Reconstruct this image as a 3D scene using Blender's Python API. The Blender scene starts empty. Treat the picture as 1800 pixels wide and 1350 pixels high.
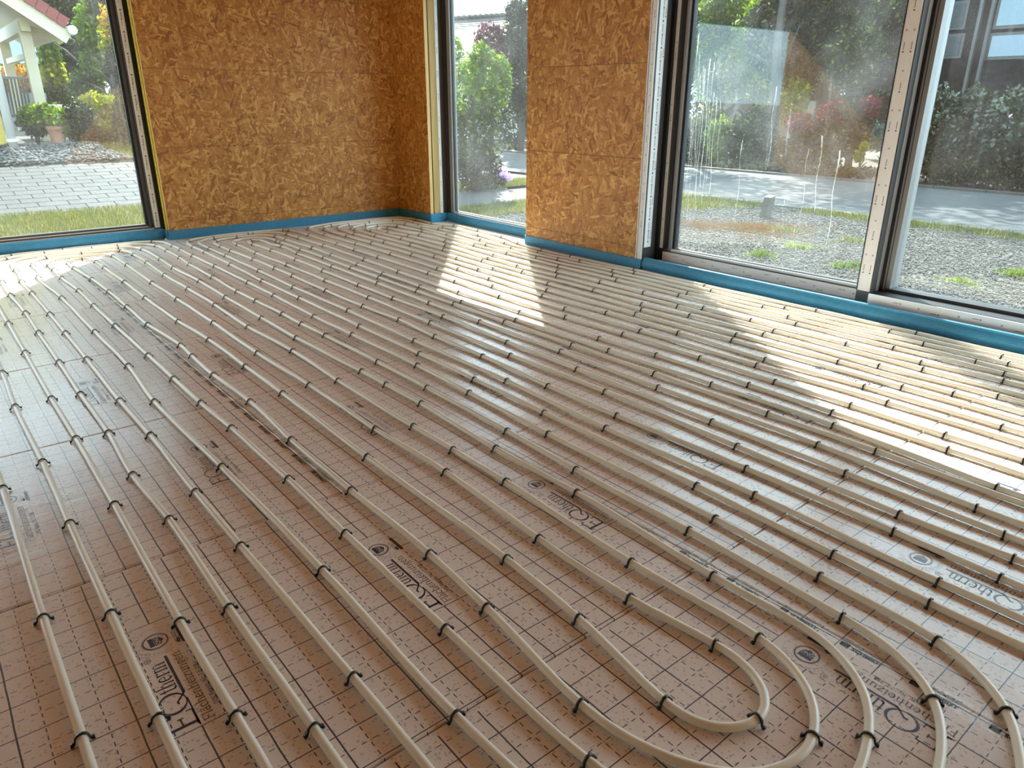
import bpy, math, random
import numpy as np
from mathutils import Matrix, Vector

random.seed(7)
SC = bpy.context.scene
COL = SC.collection
PI = math.pi

# ------------------------------------------------------------------ camera
FPX = 1276.0                      # focal length in pixels of the 1800 x 1350 frame
CAMZ = 1.2
PITCH, ROLL, YAW = -.3733, .0023, .6860
_f = Vector((math.cos(PITCH) * math.sin(YAW), math.cos(PITCH) * math.cos(YAW), math.sin(PITCH)))
_r0 = Vector((math.cos(YAW), -math.sin(YAW), 0)); _u0 = _r0.cross(_f)
_r = _r0 * math.cos(ROLL) + _u0 * math.sin(ROLL); _u = -_r0 * math.sin(ROLL) + _u0 * math.cos(ROLL)
cam_d = bpy.data.cameras.new('camera')
cam_d.sensor_width = 36; cam_d.lens = FPX / 1800 * 36; cam_d.clip_start = .05; cam_d.clip_end = 400
cam = bpy.data.objects.new('camera', cam_d); COL.objects.link(cam)
cam.matrix_world = Matrix(((_r.x, _u.x, -_f.x, 0), (_r.y, _u.y, -_f.y, 0), (_r.z, _u.z, -_f.z, CAMZ), (0, 0, 0, 1)))
SC.camera = cam

# ------------------------------------------------------------------ sky, sun, exposure
SUN_AZ = (.617, .787)             # horizontal direction towards the sun
SUN_EL = math.radians(36)
SUN_STRENGTH = 4.3
SKY_STRENGTH = 1.45
EXPOSURE = 2.05
w = bpy.data.worlds.new('sky'); SC.world = w; w.use_nodes = True
nt = w.node_tree; nt.nodes.clear()
o_ = nt.nodes.new('ShaderNodeOutputWorld'); bg = nt.nodes.new('ShaderNodeBackground')
bg.inputs[0].default_value = (.66, .86, 1.0, 1); bg.inputs[1].default_value = SKY_STRENGTH
nt.links.new(bg.outputs[0], o_.inputs[0])
sd = bpy.data.lights.new('sun', 'SUN'); sd.energy = SUN_STRENGTH; sd.angle = math.radians(.55); sd.color = (1, .97, .92)
sun = bpy.data.objects.new('sun', sd); COL.objects.link(sun)
_s = Vector((SUN_AZ[0] * math.cos(SUN_EL), SUN_AZ[1] * math.cos(SUN_EL), math.sin(SUN_EL)))
sun.rotation_euler = _s.to_track_quat('Z', 'Y').to_euler(); sun.location = _s * 30
SC.view_settings.view_transform = 'Standard'; SC.view_settings.look = 'None'
SC.view_settings.gamma = 1; SC.view_settings.use_curve_mapping = False
SC.view_settings.exposure = EXPOSURE

# ------------------------------------------------------------------ helpers
def ray(x, y):
    return _f + _r * ((x - 900) / FPX) + _u * ((675 - y) / FPX)
def at_y(x, y, Y):                # the point seen at pixel x, y that lies Y metres in front of the room's origin
    d = ray(x, y); t = Y / d.y
    return Vector((0, 0, CAMZ)) + d * t
def at_x(x, y, X):
    d = ray(x, y); t = X / d.x
    return Vector((0, 0, CAMZ)) + d * t

def parent_to(o, p):
    o.parent = p
    o.matrix_parent_inverse = Matrix.Translation(-p.location)
def tag(o, label=None, cat=None, group=None, kind=None):
    if label: o['label'] = label
    if cat: o['category'] = cat
    if group: o['group'] = group
    if kind: o['kind'] = kind
    return o
def empty(name, loc=(0, 0, 0), label=None, cat=None, group=None, kind=None):
    o = bpy.data.objects.new(name, None); COL.objects.link(o); o.location = loc
    o.empty_display_size = .1
    return tag(o, label, cat, group, kind)
def link(name, me, parent=None, **k):
    o = bpy.data.objects.new(name, me); COL.objects.link(o)
    if parent is not None: parent_to(o, parent)
    return tag(o, **k)

class MB:
    """collects boxes, tubes and polygons and links them as ONE mesh object"""
    def __init__(s): s.v = []; s.f = []; s.uv = None
    def add(s, v, f):
        b = len(s.v); s.v += [tuple(p) for p in v]; s.f += [tuple(i + b for i in q) for q in f]
        return s
    def box(s, x0, x1, y0, y1, z0, z1):
        return s.add([(x0, y0, z0), (x1, y0, z0), (x1, y1, z0), (x0, y1, z0), (x0, y0, z1), (x1, y0, z1), (x1, y1, z1), (x0, y1, z1)],
                     [(0, 3, 2, 1), (4, 5, 6, 7), (0, 1, 5, 4), (1, 2, 6, 5), (2, 3, 7, 6), (3, 0, 4, 7)])
    def cbox(s, x0, x1, y0, y1, z0, z1, c=.003):       # box with chamfered top edges
        v = [(x0, y0, z0), (x1, y0, z0), (x1, y1, z0), (x0, y1, z0), (x0, y0, z1 - c), (x1, y0, z1 - c), (x1, y1, z1 - c), (x0, y1, z1 - c),
             (x0 + c, y0 + c, z1), (x1 - c, y0 + c, z1), (x1 - c, y1 - c, z1), (x0 + c, y1 - c, z1)]
        return s.add(v, [(0, 3, 2, 1), (0, 1, 5, 4), (1, 2, 6, 5), (2, 3, 7, 6), (3, 0, 4, 7), (4, 5, 9, 8), (5, 6, 10, 9), (6, 7, 11, 10), (7, 4, 8, 11), (8, 9, 10, 11)])
    def bar(s, a, b, wx, wy=None, up=(0, 0, 1)):       # square bar from a to b
        wy = wy or wx; a = Vector(a); b = Vector(b); d = (b - a).normalized(); u = Vector(up)
        if abs(d.dot(u)) > .95: u = Vector((0, 1, 0))
        x = d.cross(u).normalized(); y = x.cross(d)
        v = []
        for p in (a, b):
            for sx, sy in ((-1, -1), (1, -1), (1, 1), (-1, 1)): v.append(p + x * (sx * wx / 2) + y * (sy * wy / 2))
        return s.add(v, [(3, 2, 1, 0), (4, 5, 6, 7), (0, 1, 5, 4), (1, 2, 6, 5), (2, 3, 7, 6), (3, 0, 4, 7)])
    def tube(s, pts, rad, n=10, cap=True):
        pts = [Vector(p) for p in pts]; m = len(pts)
        rad = rad if hasattr(rad, '__len__') else [rad] * m
        v = []; f = []
        for i, p in enumerate(pts):
            d = (pts[min(i + 1, m - 1)] - pts[max(i - 1, 0)]).normalized()
            u = Vector((0, 0, 1)) if abs(d.z) < .9 else Vector((1, 0, 0))
            x = d.cross(u).normalized(); y = x.cross(d)
            for k in range(n):
                a = 2 * PI * k / n; v.append(p + x * (math.cos(a) * rad[i]) + y * (math.sin(a) * rad[i]))
        for i in range(m - 1):
            for k in range(n):
                f.append((i * n + k, i * n + (k + 1) % n, (i + 1) * n + (k + 1) % n, (i + 1) * n + k))
        if cap: f.append(tuple(range(n - 1, -1, -1))); f.append(tuple((m - 1) * n + k for k in range(n)))
        return s.add(v, f)
    def extrude(s, prof, a, b):                         # closed profile of (offset vectors) swept from a to b
        a = Vector(a); b = Vector(b); n = len(prof)
        v = [a + Vector(p) for p in prof] + [b + Vector(p) for p in prof]
        f = [(k, (k + 1) % n, n + (k + 1) % n, n + k) for k in range(n)] + [tuple(range(n - 1, -1, -1)), tuple(range(n, 2 * n))]
        return s.add(v, f)
    def mesh(s, name, mat=None, smooth=False):
        me = bpy.data.meshes.new(name); me.from_pydata(s.v, [], s.f)
        if mat: me.materials.append(mat)
        me.update()
        co = np.array(s.v, dtype=np.float64)
        nl = len(me.loops); vi = np.zeros(nl, dtype=np.int32); me.loops.foreach_get('vertex_index', vi)
        pn = np.zeros(len(me.polygons) * 3); me.polygons.foreach_get('normal', pn); pn = np.abs(pn.reshape(-1, 3))
        lt = np.zeros(len(me.polygons), dtype=np.int32); me.polygons.foreach_get('loop_total', lt)
        ax = np.repeat(np.argmax(pn, axis=1), lt); c = co[vi]
        u = np.where(ax == 0, c[:, 1], c[:, 0]); v = np.where(ax == 2, c[:, 1], c[:, 2])
        lay = me.uv_layers.new(name='UVMap'); lay.data.foreach_set('uv', np.stack([u, v], 1).ravel())
        if smooth: me.polygons.foreach_set('use_smooth', [True] * len(me.polygons))
        return me
    def build(s, name, mat, parent=None, smooth=False, **k):
        return link(name, s.mesh(name, mat, smooth), parent, **k)

# ------------------------------------------------------------------ materials
class G:
    def __init__(s, name):
        s.m = bpy.data.materials.new(name); s.m.use_nodes = True; s.nt = s.m.node_tree
        s.nt.nodes.clear(); s.out = s.nt.nodes.new('ShaderNodeOutputMaterial')
    def n(s, typ, ins=None, **props):
        nd = s.nt.nodes.new(typ)
        for k, v in props.items(): setattr(nd, k, v)
        for k, v in (ins or {}).items(): s.set(nd.inputs[k], v)
        return nd
    def set(s, sock, v):
        if isinstance(v, bpy.types.NodeSocket): s.nt.links.new(v, sock)
        elif isinstance(v, bpy.types.Node): s.nt.links.new(v.outputs[0], sock)
        else:
            if sock.type == 'RGBA' and len(v) == 3: v = (*v, 1)
            sock.default_value = v
    def math(s, op, a, b=None, c=None, clamp=False):
        nd = s.nt.nodes.new('ShaderNodeMath'); nd.operation = op; nd.use_clamp = clamp
        for i, v in enumerate((a, b, c)):
            if v is not None: s.set(nd.inputs[i], v)
        return nd.outputs[0]
    def mix(s, fac, a, b, blend='MIX'):
        nd = s.nt.nodes.new('ShaderNodeMix'); nd.data_type = 'RGBA'; nd.blend_type = blend
        s.set(nd.inputs[0], fac); s.set(nd.inputs[6], a); s.set(nd.inputs[7], b)
        return nd.outputs[2]
    def ramp(s, fac, stops, interp='LINEAR'):
        nd = s.nt.nodes.new('ShaderNodeValToRGB'); cr = nd.color_ramp; cr.interpolation = interp
        while len(cr.elements) < len(stops): cr.elements.new(.5)
        for e, (p, c) in zip(cr.elements, stops): e.position = p; e.color = (*c, 1) if len(c) == 3 else c
        s.set(nd.inputs[0], fac); return nd.outputs[0]
    def coord(s, kind='Object'):
        return s.n('ShaderNodeTexCoord').outputs[kind]
    def mapping(s, vec, scale=(1, 1, 1), rot=(0, 0, 0), loc=(0, 0, 0)):
        return s.n('ShaderNodeMapping', {'Vector': vec, 'Scale': scale, 'Rotation': rot, 'Location': loc}).outputs[0]
    def noise(s, vec, scale, detail=3, rough=.5):
        return s.n('ShaderNodeTexNoise', {'Vector': vec, 'Scale': scale, 'Detail': detail, 'Roughness': rough}).outputs[0]
    def bump(s, h, strength=.3, dist=.01):
        return s.n('ShaderNodeBump', {'Height': h, 'Strength': strength, 'Distance': dist}).outputs[0]
    def principled(s, col, rough=.5, **k):
        nd = s.n('ShaderNodeBsdfPrincipled', {'Base Color': col, 'Roughness': rough})
        for a, v in k.items(): s.set(nd.inputs[a.replace('_', ' ')], v)
        return nd
    def done(s, sh):
        s.nt.links.new(sh if isinstance(sh, bpy.types.NodeSocket) else sh.outputs[0], s.out.inputs[0]); return s.m

def plain(name, col, rough=.5, var=.12, scale=20, **k):
    g = G(name); no = g.noise(g.coord(), scale, 4)
    c = g.mix(no, tuple(x * (1 - var) for x in col), tuple(min(1, x * (1 + var)) for x in col))
    return g.done(g.principled(c, rough, Normal=g.bump(no, .08, .004), **k))

def film_mat():                   # printed clear foil over the insulation, 10 cm installation grid
    g = G('printed_film'); ob = g.coord()
    uv = g.n('ShaderNodeSeparateXYZ', {0: g.coord('UV')}); u, v = uv.outputs[0], uv.outputs[1]
    wob = g.math('MULTIPLY', g.math('SUBTRACT', g.noise(ob, 9, 2), .5), .0035)
    u2 = g.math('ADD', u, wob); v2 = g.math('SUBTRACT', v, wob)
    def tri(a, off):              # distance in metres to the nearest line
        return g.math('MULTIPLY', g.math('ABSOLUTE', g.math('SUBTRACT', g.math('FRACT', g.math('ADD', g.math('MULTIPLY', a, 10), off)), .5)), .1)
    def line(d, w): return g.math('LESS_THAN', d, w / 2)
    def gate(a): return g.math('LESS_THAN', g.math('ABSOLUTE', g.math('SUBTRACT', g.math('FRACT', g.math('MULTIPLY', a, 40)), .5)), .26)
    su = line(tri(u2, .5), .0036); sv = line(tri(v2, .5), .0026)
    du = g.math('MULTIPLY', line(tri(u2, 0), .0024), gate(v)); dv = g.math('MULTIPLY', line(tri(v2, 0), .0020), gate(u))
    ink = g.math('MAXIMUM', g.math('MAXIMUM', su, sv), g.math('MAXIMUM', du, dv))
    # blank field round every logo
    uu = g.math('ABSOLUTE', g.math('SUBTRACT', g.math('FRACT', g.math('ADD', g.math('DIVIDE', u, .6), .5)), .5))
    inb = g.math('MULTIPLY', g.math('LESS_THAN', uu, .0486 / .6), g.math('MULTIPLY', g.math('GREATER_THAN', v, .3012), g.math('LESS_THAN', v, .6988)))
    ink = g.math('MULTIPLY', ink, g.math('SUBTRACT', 1, inb))
    ink = g.math('MULTIPLY', ink, g.math('MULTIPLY', g.math('LESS_THAN', v, .972), .93))
    big = g.noise(ob, 2.2, 3); fine = g.noise(ob, 55, 4)
    base = g.mix(big, (.76, .66, .60), (.84, .745, .69))
    base = g.mix(g.math('MULTIPLY', fine, .35), base, (.62, .50, .43))
    vo = g.n('ShaderNodeTexVoronoi', {'Vector': g.mapping(ob, (1, 1, .1)), 'Scale': 125.0, 'Randomness': 1.0})
    rnd = g.n('ShaderNodeSeparateXYZ', {0: vo.outputs['Color']})
    sp = g.math('MULTIPLY', g.math('LESS_THAN', vo.outputs['Distance'], g.math('MULTIPLY', rnd.outputs[0], .48)), g.math('GREATER_THAN', rnd.outputs[1], .25))
    base = g.mix(g.math('MULTIPLY', sp, .42), base, (.26, .21, .18))
    col = g.mix(ink, base, (.017, .02, .05))
    wr = g.noise(g.mapping(ob, (5, 26, 1), (0, 0, .35)), 1.0, 4, .6)
    wr2 = g.noise(g.mapping(ob, (30, 8, 1), (0, 0, -.5)), 1.0, 2)
    h = g.math('ADD', g.math('MULTIPLY', wr, .7), g.math('MULTIPLY', wr2, .3))
    return g.done(g.principled(col, g.math('ADD', .17, g.math('MULTIPLY', big, .14)), IOR=1.58, Normal=g.bump(h, .22, .006)))

def osb_mat(name='osb', tone=1.0):
    g = G(name); uv = g.coord('UV')
    best = None; bh = None
    for i, (ang, seed) in enumerate(((.25, 0), (1.15, 7.3), (2.0, 13.7), (2.75, 21.1), (1.6, 33.3))):
        wv = g.n('ShaderNodeVectorMath', {0: uv, 1: g.n('ShaderNodeVectorMath', {0: g.n('ShaderNodeTexNoise', {'Vector': uv, 'Scale': 9.0, 'Detail': 2.0}).outputs[1], 'Scale': .035}, operation='SCALE').outputs[0]}, operation='ADD').outputs[0]
        ro = g.n('ShaderNodeVectorRotate', {'Vector': wv, 'Angle': ang}, rotation_type='Z_AXIS').outputs[0]
        mp = g.mapping(ro, (11 + i, 62 - 6 * i, 1), (0, 0, 0), (seed, seed * 1.7, 0))
        vo = g.n('ShaderNodeTexVoronoi', {'Vector': mp, 'Scale': 1.0})
        rgb = g.n('ShaderNodeSeparateXYZ', {0: vo.outputs['Color']})
        grain = g.noise(g.mapping(mp, (.8, 6, 1)), 1.5, 3)
        val = g.math('ADD', g.math('MULTIPLY', rgb.outputs[0], .72), g.math('MULTIPLY', grain, .32))
        hh = g.math('SUBTRACT', rgb.outputs[1], g.math('MULTIPLY', vo.outputs['Distance'], .55))
        if best is None: best, bh = val, hh
        else:
            t = g.math('GREATER_THAN', hh, bh)
            best = g.math('ADD', g.math('MULTIPLY', best, g.math('SUBTRACT', 1, t)), g.math('MULTIPLY', val, t))
            bh = g.math('MAXIMUM', bh, hh)
    k = tone
    c = g.ramp(best, [(0.0, (.12 * k, .033 * k, .005 * k)), (.15, (.32 * k, .115 * k, .016 * k)), (.34, (.49 * k, .205 * k, .034 * k)), (.66, (.63 * k, .29 * k, .060 * k)), (.85, (.80 * k, .45 * k, .125 * k)), (1, (.95 * k, .66 * k, .27 * k))])
    return g.done(g.principled(c, .55, Normal=g.bump(bh, .45, .004)))

def wood_mat(name, c0, c1, scale=(3, 60, 3)):
    g = G(name); no = g.noise(g.mapping(g.coord(), scale), 1.0, 5)
    return g.done(g.principled(g.mix(no, c0, c1), .6, Normal=g.bump(no, .2, .004)))

def glass_mat(name, dirt=.05, streak=.25, speck=.3, tint=(.93, .97, .96)):
    g = G(name); uv = g.coord('UV')
    st = g.n('ShaderNodeTexNoise', {'Vector': g.mapping(uv, (34, 1.3, 1)), 'Scale': 1.0, 'Detail': 4.0, 'Distortion': .6}).outputs[0]
    st = g.ramp(st, [(.60, (0, 0, 0)), (.74, (1, 1, 1))])
    cl = g.ramp(g.noise(uv, 2.1, 4, .6), [(.42, (0, 0, 0)), (.72, (1, 1, 1))])
    sp = g.ramp(g.n('ShaderNodeTexVoronoi', {'Vector': uv, 'Scale': 120.0}).outputs['Distance'], [(.10, (1, 1, 1)), (.2, (0, 0, 0))])
    spm = g.ramp(g.noise(uv, 7, 3), [(.45, (0, 0, 0)), (.7, (1, 1, 1))])
    f = g.math('ADD', dirt, g.math('ADD', g.math('MULTIPLY', g.math('MULTIPLY', st, cl), streak * .6),
        g.math('ADD', g.math('MULTIPLY', cl, streak * .22), g.math('MULTIPLY', g.math('MULTIPLY', sp, spm), speck * .35))), clamp=True)
    tr = g.n('ShaderNodeBsdfTransparent', {0: tint}); tl = g.n('ShaderNodeBsdfTranslucent', {0: (.88, .92, .92)})
    df = g.n('ShaderNodeBsdfDiffuse', {0: (.7, .72, .7)})
    d = g.n('ShaderNodeMixShader', {0: .35, 1: tl.outputs[0], 2: df.outputs[0]})
    a = g.n('ShaderNodeMixShader', {0: f, 1: tr.outputs[0], 2: d.outputs[0]})
    gl = g.n('ShaderNodeBsdfGlossy', {0: (1, 1, 1), 'Roughness': .0})
    fc = g.n('ShaderNodeLayerWeight', {'Blend': .5}).outputs['Facing']
    fr = g.math('ADD', .035, g.math('MULTIPLY', g.math('POWER', fc, 5.0), .8))
    return g.done(g.n('ShaderNodeMixShader', {0: fr, 1: a.outputs[0], 2: gl.outputs[0]}))

def leaf_mat(name, c0, c1, c2, trans=.45, rough=.45, spec=.12):
    g = G(name); t = g.n('ShaderNodeAttribute', attribute_name='tint').outputs['Fac']
    c = g.ramp(t, [(0, c0), (.5, c1), (.8, c1), (.95, c2), (1, tuple(min(1, x * 1.8) for x in c2))])  # last stops paint sunlit glints into a random share of the leaves
    tc = g.mix(.6, c, (1, 1, .25), 'MULTIPLY'); tc = g.n('ShaderNodeHueSaturation', {'Value': 2.0, 'Saturation': 1.1, 'Color': c}).outputs[0]
    p = g.principled(c, rough, Specular_IOR_Level=spec); tl = g.n('ShaderNodeBsdfTranslucent', {0: tc})
    return g.done(g.n('ShaderNodeMixShader', {0: trans, 1: p.outputs[0], 2: tl.outputs[0]}))

M = {}
M['film'] = film_mat()
M['osb'] = osb_mat('osb', .88)
M['osb_edge'] = wood_mat('osb_edge', (.55, .36, .13), (.82, .60, .27), (90, 90, 4))
M['pine'] = wood_mat('pine_stud', (.34, .22, .06), (.60, .44, .16), (40, 40, 2.5))
M['sill_wood'] = wood_mat('sill_wood', (.20, .12, .06), (.36, .24, .13), (40, 3, 40))
M['ink'] = plain('navy_ink', (.02, .024, .06), .3, .2)
M['ink_faint'] = plain('faint_navy_ink', (.17, .17, .20), .3, .2)
M['ink_black'] = plain('black_ink', (.01, .01, .012), .3)
M['ink_grey'] = plain('grey_ink', (.36, .31, .26), .35)
M['mark'] = plain('film_mark_ink', (.05, .05, .055), .5)
M['mark_soft'] = plain('film_mark_soft', (.40, .40, .39), .5)
M['clip'] = plain('black_nylon', (.008, .008, .009), .35)
g = G('cream_pipe'); no = g.noise(g.coord(), 6, 3)
p_ = g.principled(g.mix(no, (.93, .87, .75), (.95, .91, .81)), .22); tl = g.n('ShaderNodeBsdfTranslucent', {0: (.97, .90, .74)})
M['pipe'] = g.done(g.n('ShaderNodeMixShader', {0: .20, 1: p_.outputs[0], 2: tl.outputs[0]}))
g = G('blue_foam'); vo = g.n('ShaderNodeTexVoronoi', {'Vector': g.coord(), 'Scale': 170.0}); no = g.noise(g.coord(), 30, 3)
M['foam'] = g.done(g.principled(g.mix(no, (.028, .19, .36), (.05, .30, .50)), .5, Normal=g.bump(g.math('ADD', vo.outputs[0], no), .25, .004)))
M['foam_edge'] = plain('blue_foam_edge', (.10, .46, .56), .5)
M['frame'] = plain('dark_grey_profile', (.055, .055, .056), .38)
M['frame_mid'] = plain('grey_profile', (.27, .27, .265), .38)
M['frame_brown'] = plain('bronze_profile', (.050, .040, .030), .4)
M['gasket'] = plain('black_gasket', (.006, .006, .007), .5)
M['pfilm'] = plain('white_protective_film', (.80, .785, .75), .32, .06)
M['pfilm_w'] = plain('bright_protective_tape', (.84, .87, .88), .3, .06)
M['alu'] = plain('bright_metal_bead', (.70, .72, .72), .25, .05)
M['yellow_foam'] = plain('yellow_seal', (.55, .43, .03), .6, .3, 40)
M['glass1'] = glass_mat('window_glass_clean', .012, .10, .15)
M['glass2'] = glass_mat('window_glass_dusty', .022, .12, .22)
M['glass3'] = glass_mat('window_glass_streaked', .012, .20, .45)
M['glass4'] = glass_mat('window_glass_hazy', .008, .07, .28)
M['plaster'] = plain('rough_plaster', (.62, .60, .56), .8)
for nm_, bs_, sc_ in (('tape', .16, (26, 60, 1)), ('tape_creased', .75, (14, 42, 1))):
    g = G('clear_' + nm_)
    b_ = g.bump(g.noise(g.mapping(g.coord(), sc_), 1.0, 4, .6), bs_, .012)
    gl = g.n('ShaderNodeBsdfGlossy', {0: (1, 1, 1), 'Roughness': .04, 'Normal': b_}); tr = g.n('ShaderNodeBsdfTransparent', {0: (1, 1, .995)})
    fc = g.n('ShaderNodeLayerWeight', {'Blend': .5, 'Normal': b_}).outputs['Facing']
    M[nm_] = g.done(g.n('ShaderNodeMixShader', {0: g.math('ADD', .03, g.math('MULTIPLY', g.math('POWER', fc, 5.0), .4), clamp=True), 1: tr.outputs[0], 2: gl.outputs[0]}))
g = G('dried_drip'); tl = g.n('ShaderNodeBsdfTranslucent', {0: (.9, .92, .9)}); tr = g.n('ShaderNodeBsdfTransparent')
M['drip'] = g.done(g.n('ShaderNodeMixShader', {0: g.math('MULTIPLY', g.noise(g.mapping(g.coord(), (200, 200, 30)), 1.0, 2), .5), 1: tr.outputs[0], 2: tl.outputs[0]}))
# ------------------------------------------------------------------ room shell
XR, YB, H = 4.215, 7.12, 2.62     # faces of the right and back walls, ceiling height
HEAD = 2.30                       # underside of the lintels
X_OUT, Y_OUT = 4.56, 7.46
XL, YF = -3.2, -2.9

floor = empty('floor', (0, 0, 0), kind='structure')
MB().box(XL, X_OUT, YF, Y_OUT, -.12, -.034).build('screed', M['plaster'], floor)
MB().box(XL - .2, X_OUT, YF - .2, Y_OUT, H, H + .2).build('ceiling', M['osb'], kind='structure')

def boards(parent, axis, face, a, b, zs, sign):
    """OSB boards on a wall face; axis 'x' = board runs along x on a y face"""
    for z0, z1 in zip(zs[:-1], zs[1:]):
        m = MB()
        if axis == 'x': m.box(a, b, face, face + .02, z0 + .0012, z1 - .0012)
        else: m.box(face, face + .02, a, b, z0 + .0012, z1 - .0012)
        m.build('osb_panel', M['osb'], parent)
ZS = [0.0, .16, .80, 1.443, 2.08, H]
wb = empty('wall_back', (3, YB, 0), kind='structure')
MB().box(1.815, X_OUT, YB + .02, Y_OUT, 0, H).build('wall_core', M['osb_edge'], wb)
MB().box(XL, 1.815, YB, Y_OUT, HEAD, H).build('lintel', M['osb'], wb)
boards(wb, 'x', YB, 1.80, XR + .02, ZS, 1)
MB().box(1.797, 1.80, YB - .001, YB + .021, .09, HEAD).build('board_edge', M['osb_edge'], wb)
m = MB(); m.box(1.788, 1.815, YB + .022, YB + .075, .085, HEAD); m.build('yellow_seal', M['yellow_foam'], wb)
m = MB()
for k in range(44): z = .11 + k * .05; m.box(1.7872, 1.788, YB + .035 + .01 * (k % 3), YB + .041 + .01 * (k % 3), z, z + .03)
m.build('seal_print', M['mark'], wb, kind='stuff')

wr = empty('wall_right', (XR, 5.7, 0), kind='structure')
MB().box(XR + .02, X_OUT, 6.515, Y_OUT, 0, H).build('wall_core', M['pine'], wr)
MB().box(XR + .02, X_OUT, 3.70, 4.945, 0, H).build('pier_core', M['pine'], wr)
MB().box(XR, X_OUT, YF, 7.0, HEAD, H).build('lintel', M['osb'], wr)
boards(wr, 'y', XR, 6.49, YB, ZS, 1)
boards(wr, 'y', XR, 3.662, 4.96, ZS, 1)
MB().box(XR - .0006, XR + .035, 6.4885, 6.49, .085, HEAD).build('board_edge', M['osb_edge'], wr)
MB().box(XR + .046, XR + .118, 6.488, 6.515, .085, HEAD).build('stud', M['pine'], wr)
MB().box(XR + .03, XR + .05, 6.502, 6.515, .0, HEAD).build('stud_gap', M['gasket'], wr)  # black strip painted in for the shade of the slit
MB().box(XR + .118, XR + .13, 6.500, 6.515, .0, HEAD).build('seal_gap', M['gasket'], wr)
MB().box(XR + .02, XR + .20, 4.945, 4.96, 0, HEAD).build('reveal_board', M['osb'], wr)
MB().box(XL - .2, XL, YF - .2, Y_OUT, 0, H).build('wall_left', M['osb'], kind='structure')
wf = empty('wall_front', (0, YF, 0), kind='structure')
MB().box(XL, X_OUT, YF - .2, YF, 0, H).build('wall_panel', M['osb'], wf)

# ------------------------------------------------------------------ windows
def marks(name, parent, pts, dx, dz=None, mat=None, **k):
    """small printed ticks (a dot and a short line) on protective film; pts = (origin, along, across, normal)"""
    m = MB()
    for o, al, ac, nn, sc in pts:
        o = Vector(o); al = Vector(al); ac = Vector(ac); nn = Vector(nn) * .0006
        def q(a0, a1, c0, c1):
            m.add([o + al * a0 * sc + ac * c0 * sc + nn, o + al * a1 * sc + ac * c0 * sc + nn, o + al * a1 * sc + ac * c1 * sc + nn, o + al * a0 * sc + ac * c1 * sc + nn], [(0, 1, 2, 3)])
        q(0, .006, -.003, .003)
        for j in range(5): q(.012 + j * .006, .0165 + j * .006, -.0017, .0017)
    return m.build(name, mat or M['mark'], parent, kind='stuff')
def blotches(parent, pts):
    m = MB()
    for o, al, ac, nn in pts:
        o = Vector(o) + Vector(nn) * .0007; al = Vector(al); ac = Vector(ac)
        v = [o + al * (.006 * math.cos(a)) + ac * (.006 * math.sin(a)) for a in np.linspace(0, 2 * PI, 9)[:-1]]
        m.add(v, [tuple(range(8))])
    m.build('film_spots', M['mark_soft'], parent, kind='stuff')

# window_1: left, beyond the corner of the back wall
w1 = empty('window_1', (.2, 7.25, 0), kind='structure')
Y1 = 7.225
MB().box(XL, 1.80, Y1 + .02, Y1 + .09, 0, .094).build('sill_profile', M['frame'], w1)
MB().box(XL, 1.70, Y1 + .006, Y1 + .10, .094, .103).build('bottom_film', M['pfilm_w'], w1)
MB().box(XL, 1.70, Y1 + .012, Y1 + .10, .103, .116).build('bottom_rail', M['frame_brown'], w1)
MB().box(XL, 1.66, Y1 + .018, Y1 + .09, .116, .123).build('rail_bead', M['alu'], w1)
MB().box(XL, 1.66, Y1 + .03, Y1 + .09, .123, .140).build('sash_rail', M['frame_brown'], w1)
MB().box(1.70, 1.775, Y1 + .012, Y1 + .10, .094, HEAD).build('jamb', M['frame'], w1)
MB().box(1.712, 1.757, Y1 + .006, Y1 + .012, .105, HEAD).build('jamb_film', M['pfilm'], w1)
MB().box(1.757, 1.80, Y1 + .0, Y1 + .014, .094, HEAD).build('seal_joint', M['gasket'], w1)
MB().box(1.672, 1.70, Y1 + .03, Y1 + .10, .118, HEAD).build('sash_stile', M['frame_brown'], w1)
MB().box(1.668, 1.673, Y1 + .026, Y1 + .05, .118, HEAD).build('stile_bead', M['frame'], w1)
MB().box(1.648, 1.668, Y1 + .04, Y1 + .074, .118, HEAD).build('stile_gasket', M['gasket'], w1)
MB().box(XL, 1.655, Y1 + .058, Y1 + .066, .138, HEAD).build('pane', M['glass1'], w1)
MB().box(XL, 1.70, Y1 + .012, Y1 + .10, HEAD - .06, HEAD).build('top_rail', M['frame'], w1)
pts = []
for k in range(13):
    z = .24 + k * .165
    pts += [((1.735, Y1 + .006, z), (0, 0, -1), (1, 0, 0), (0, -1, 0), 1.9), ((1.732, Y1 + .006, z - .075), (0, 0, -1), (1, 0, 0), (0, -1, 0), 1.2)]
marks('film_print', w1, pts, 0)

# window_2: narrow, between the corner and the pier
w2 = empty('window_2', (4.45, 5.7, 0), kind='structure')
XW = 4.43
MB().box(XW - .095, XW - .062, 6.484, 6.515, .0, HEAD).build('jamb_film', M['pfilm'], w2)
MB().box(XW - .062, XW + .07, 6.492, 6.515, .0, HEAD).build('jamb', M['frame_brown'], w2)
MB().box(XW, XW + .07, 6.452, 6.492, .0, HEAD).build('frame_stile', M['frame'], w2)
MB().box(XW + .01, XW + .02, 6.435, 6.452, .09, HEAD).build('stile_gasket', M['gasket'], w2)
MB().box(XW + .004, XW + .07, 6.385, 6.437, .09, HEAD).build('sash_stile', M['frame_mid'], w2)
MB().box(XW + .024, XW + .05, 6.376, 6.385, .115, HEAD).build('glazing_bead', M['frame_brown'], w2)
MB().box(XW, XW + .07, 4.97, 6.452, .0, .076).build('bottom_rail', M['frame'], w2)
MB().box(XW - .004, XW + .0, 4.97, 6.385, .078, .086).build('rail_line', M['gasket'], w2)
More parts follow.
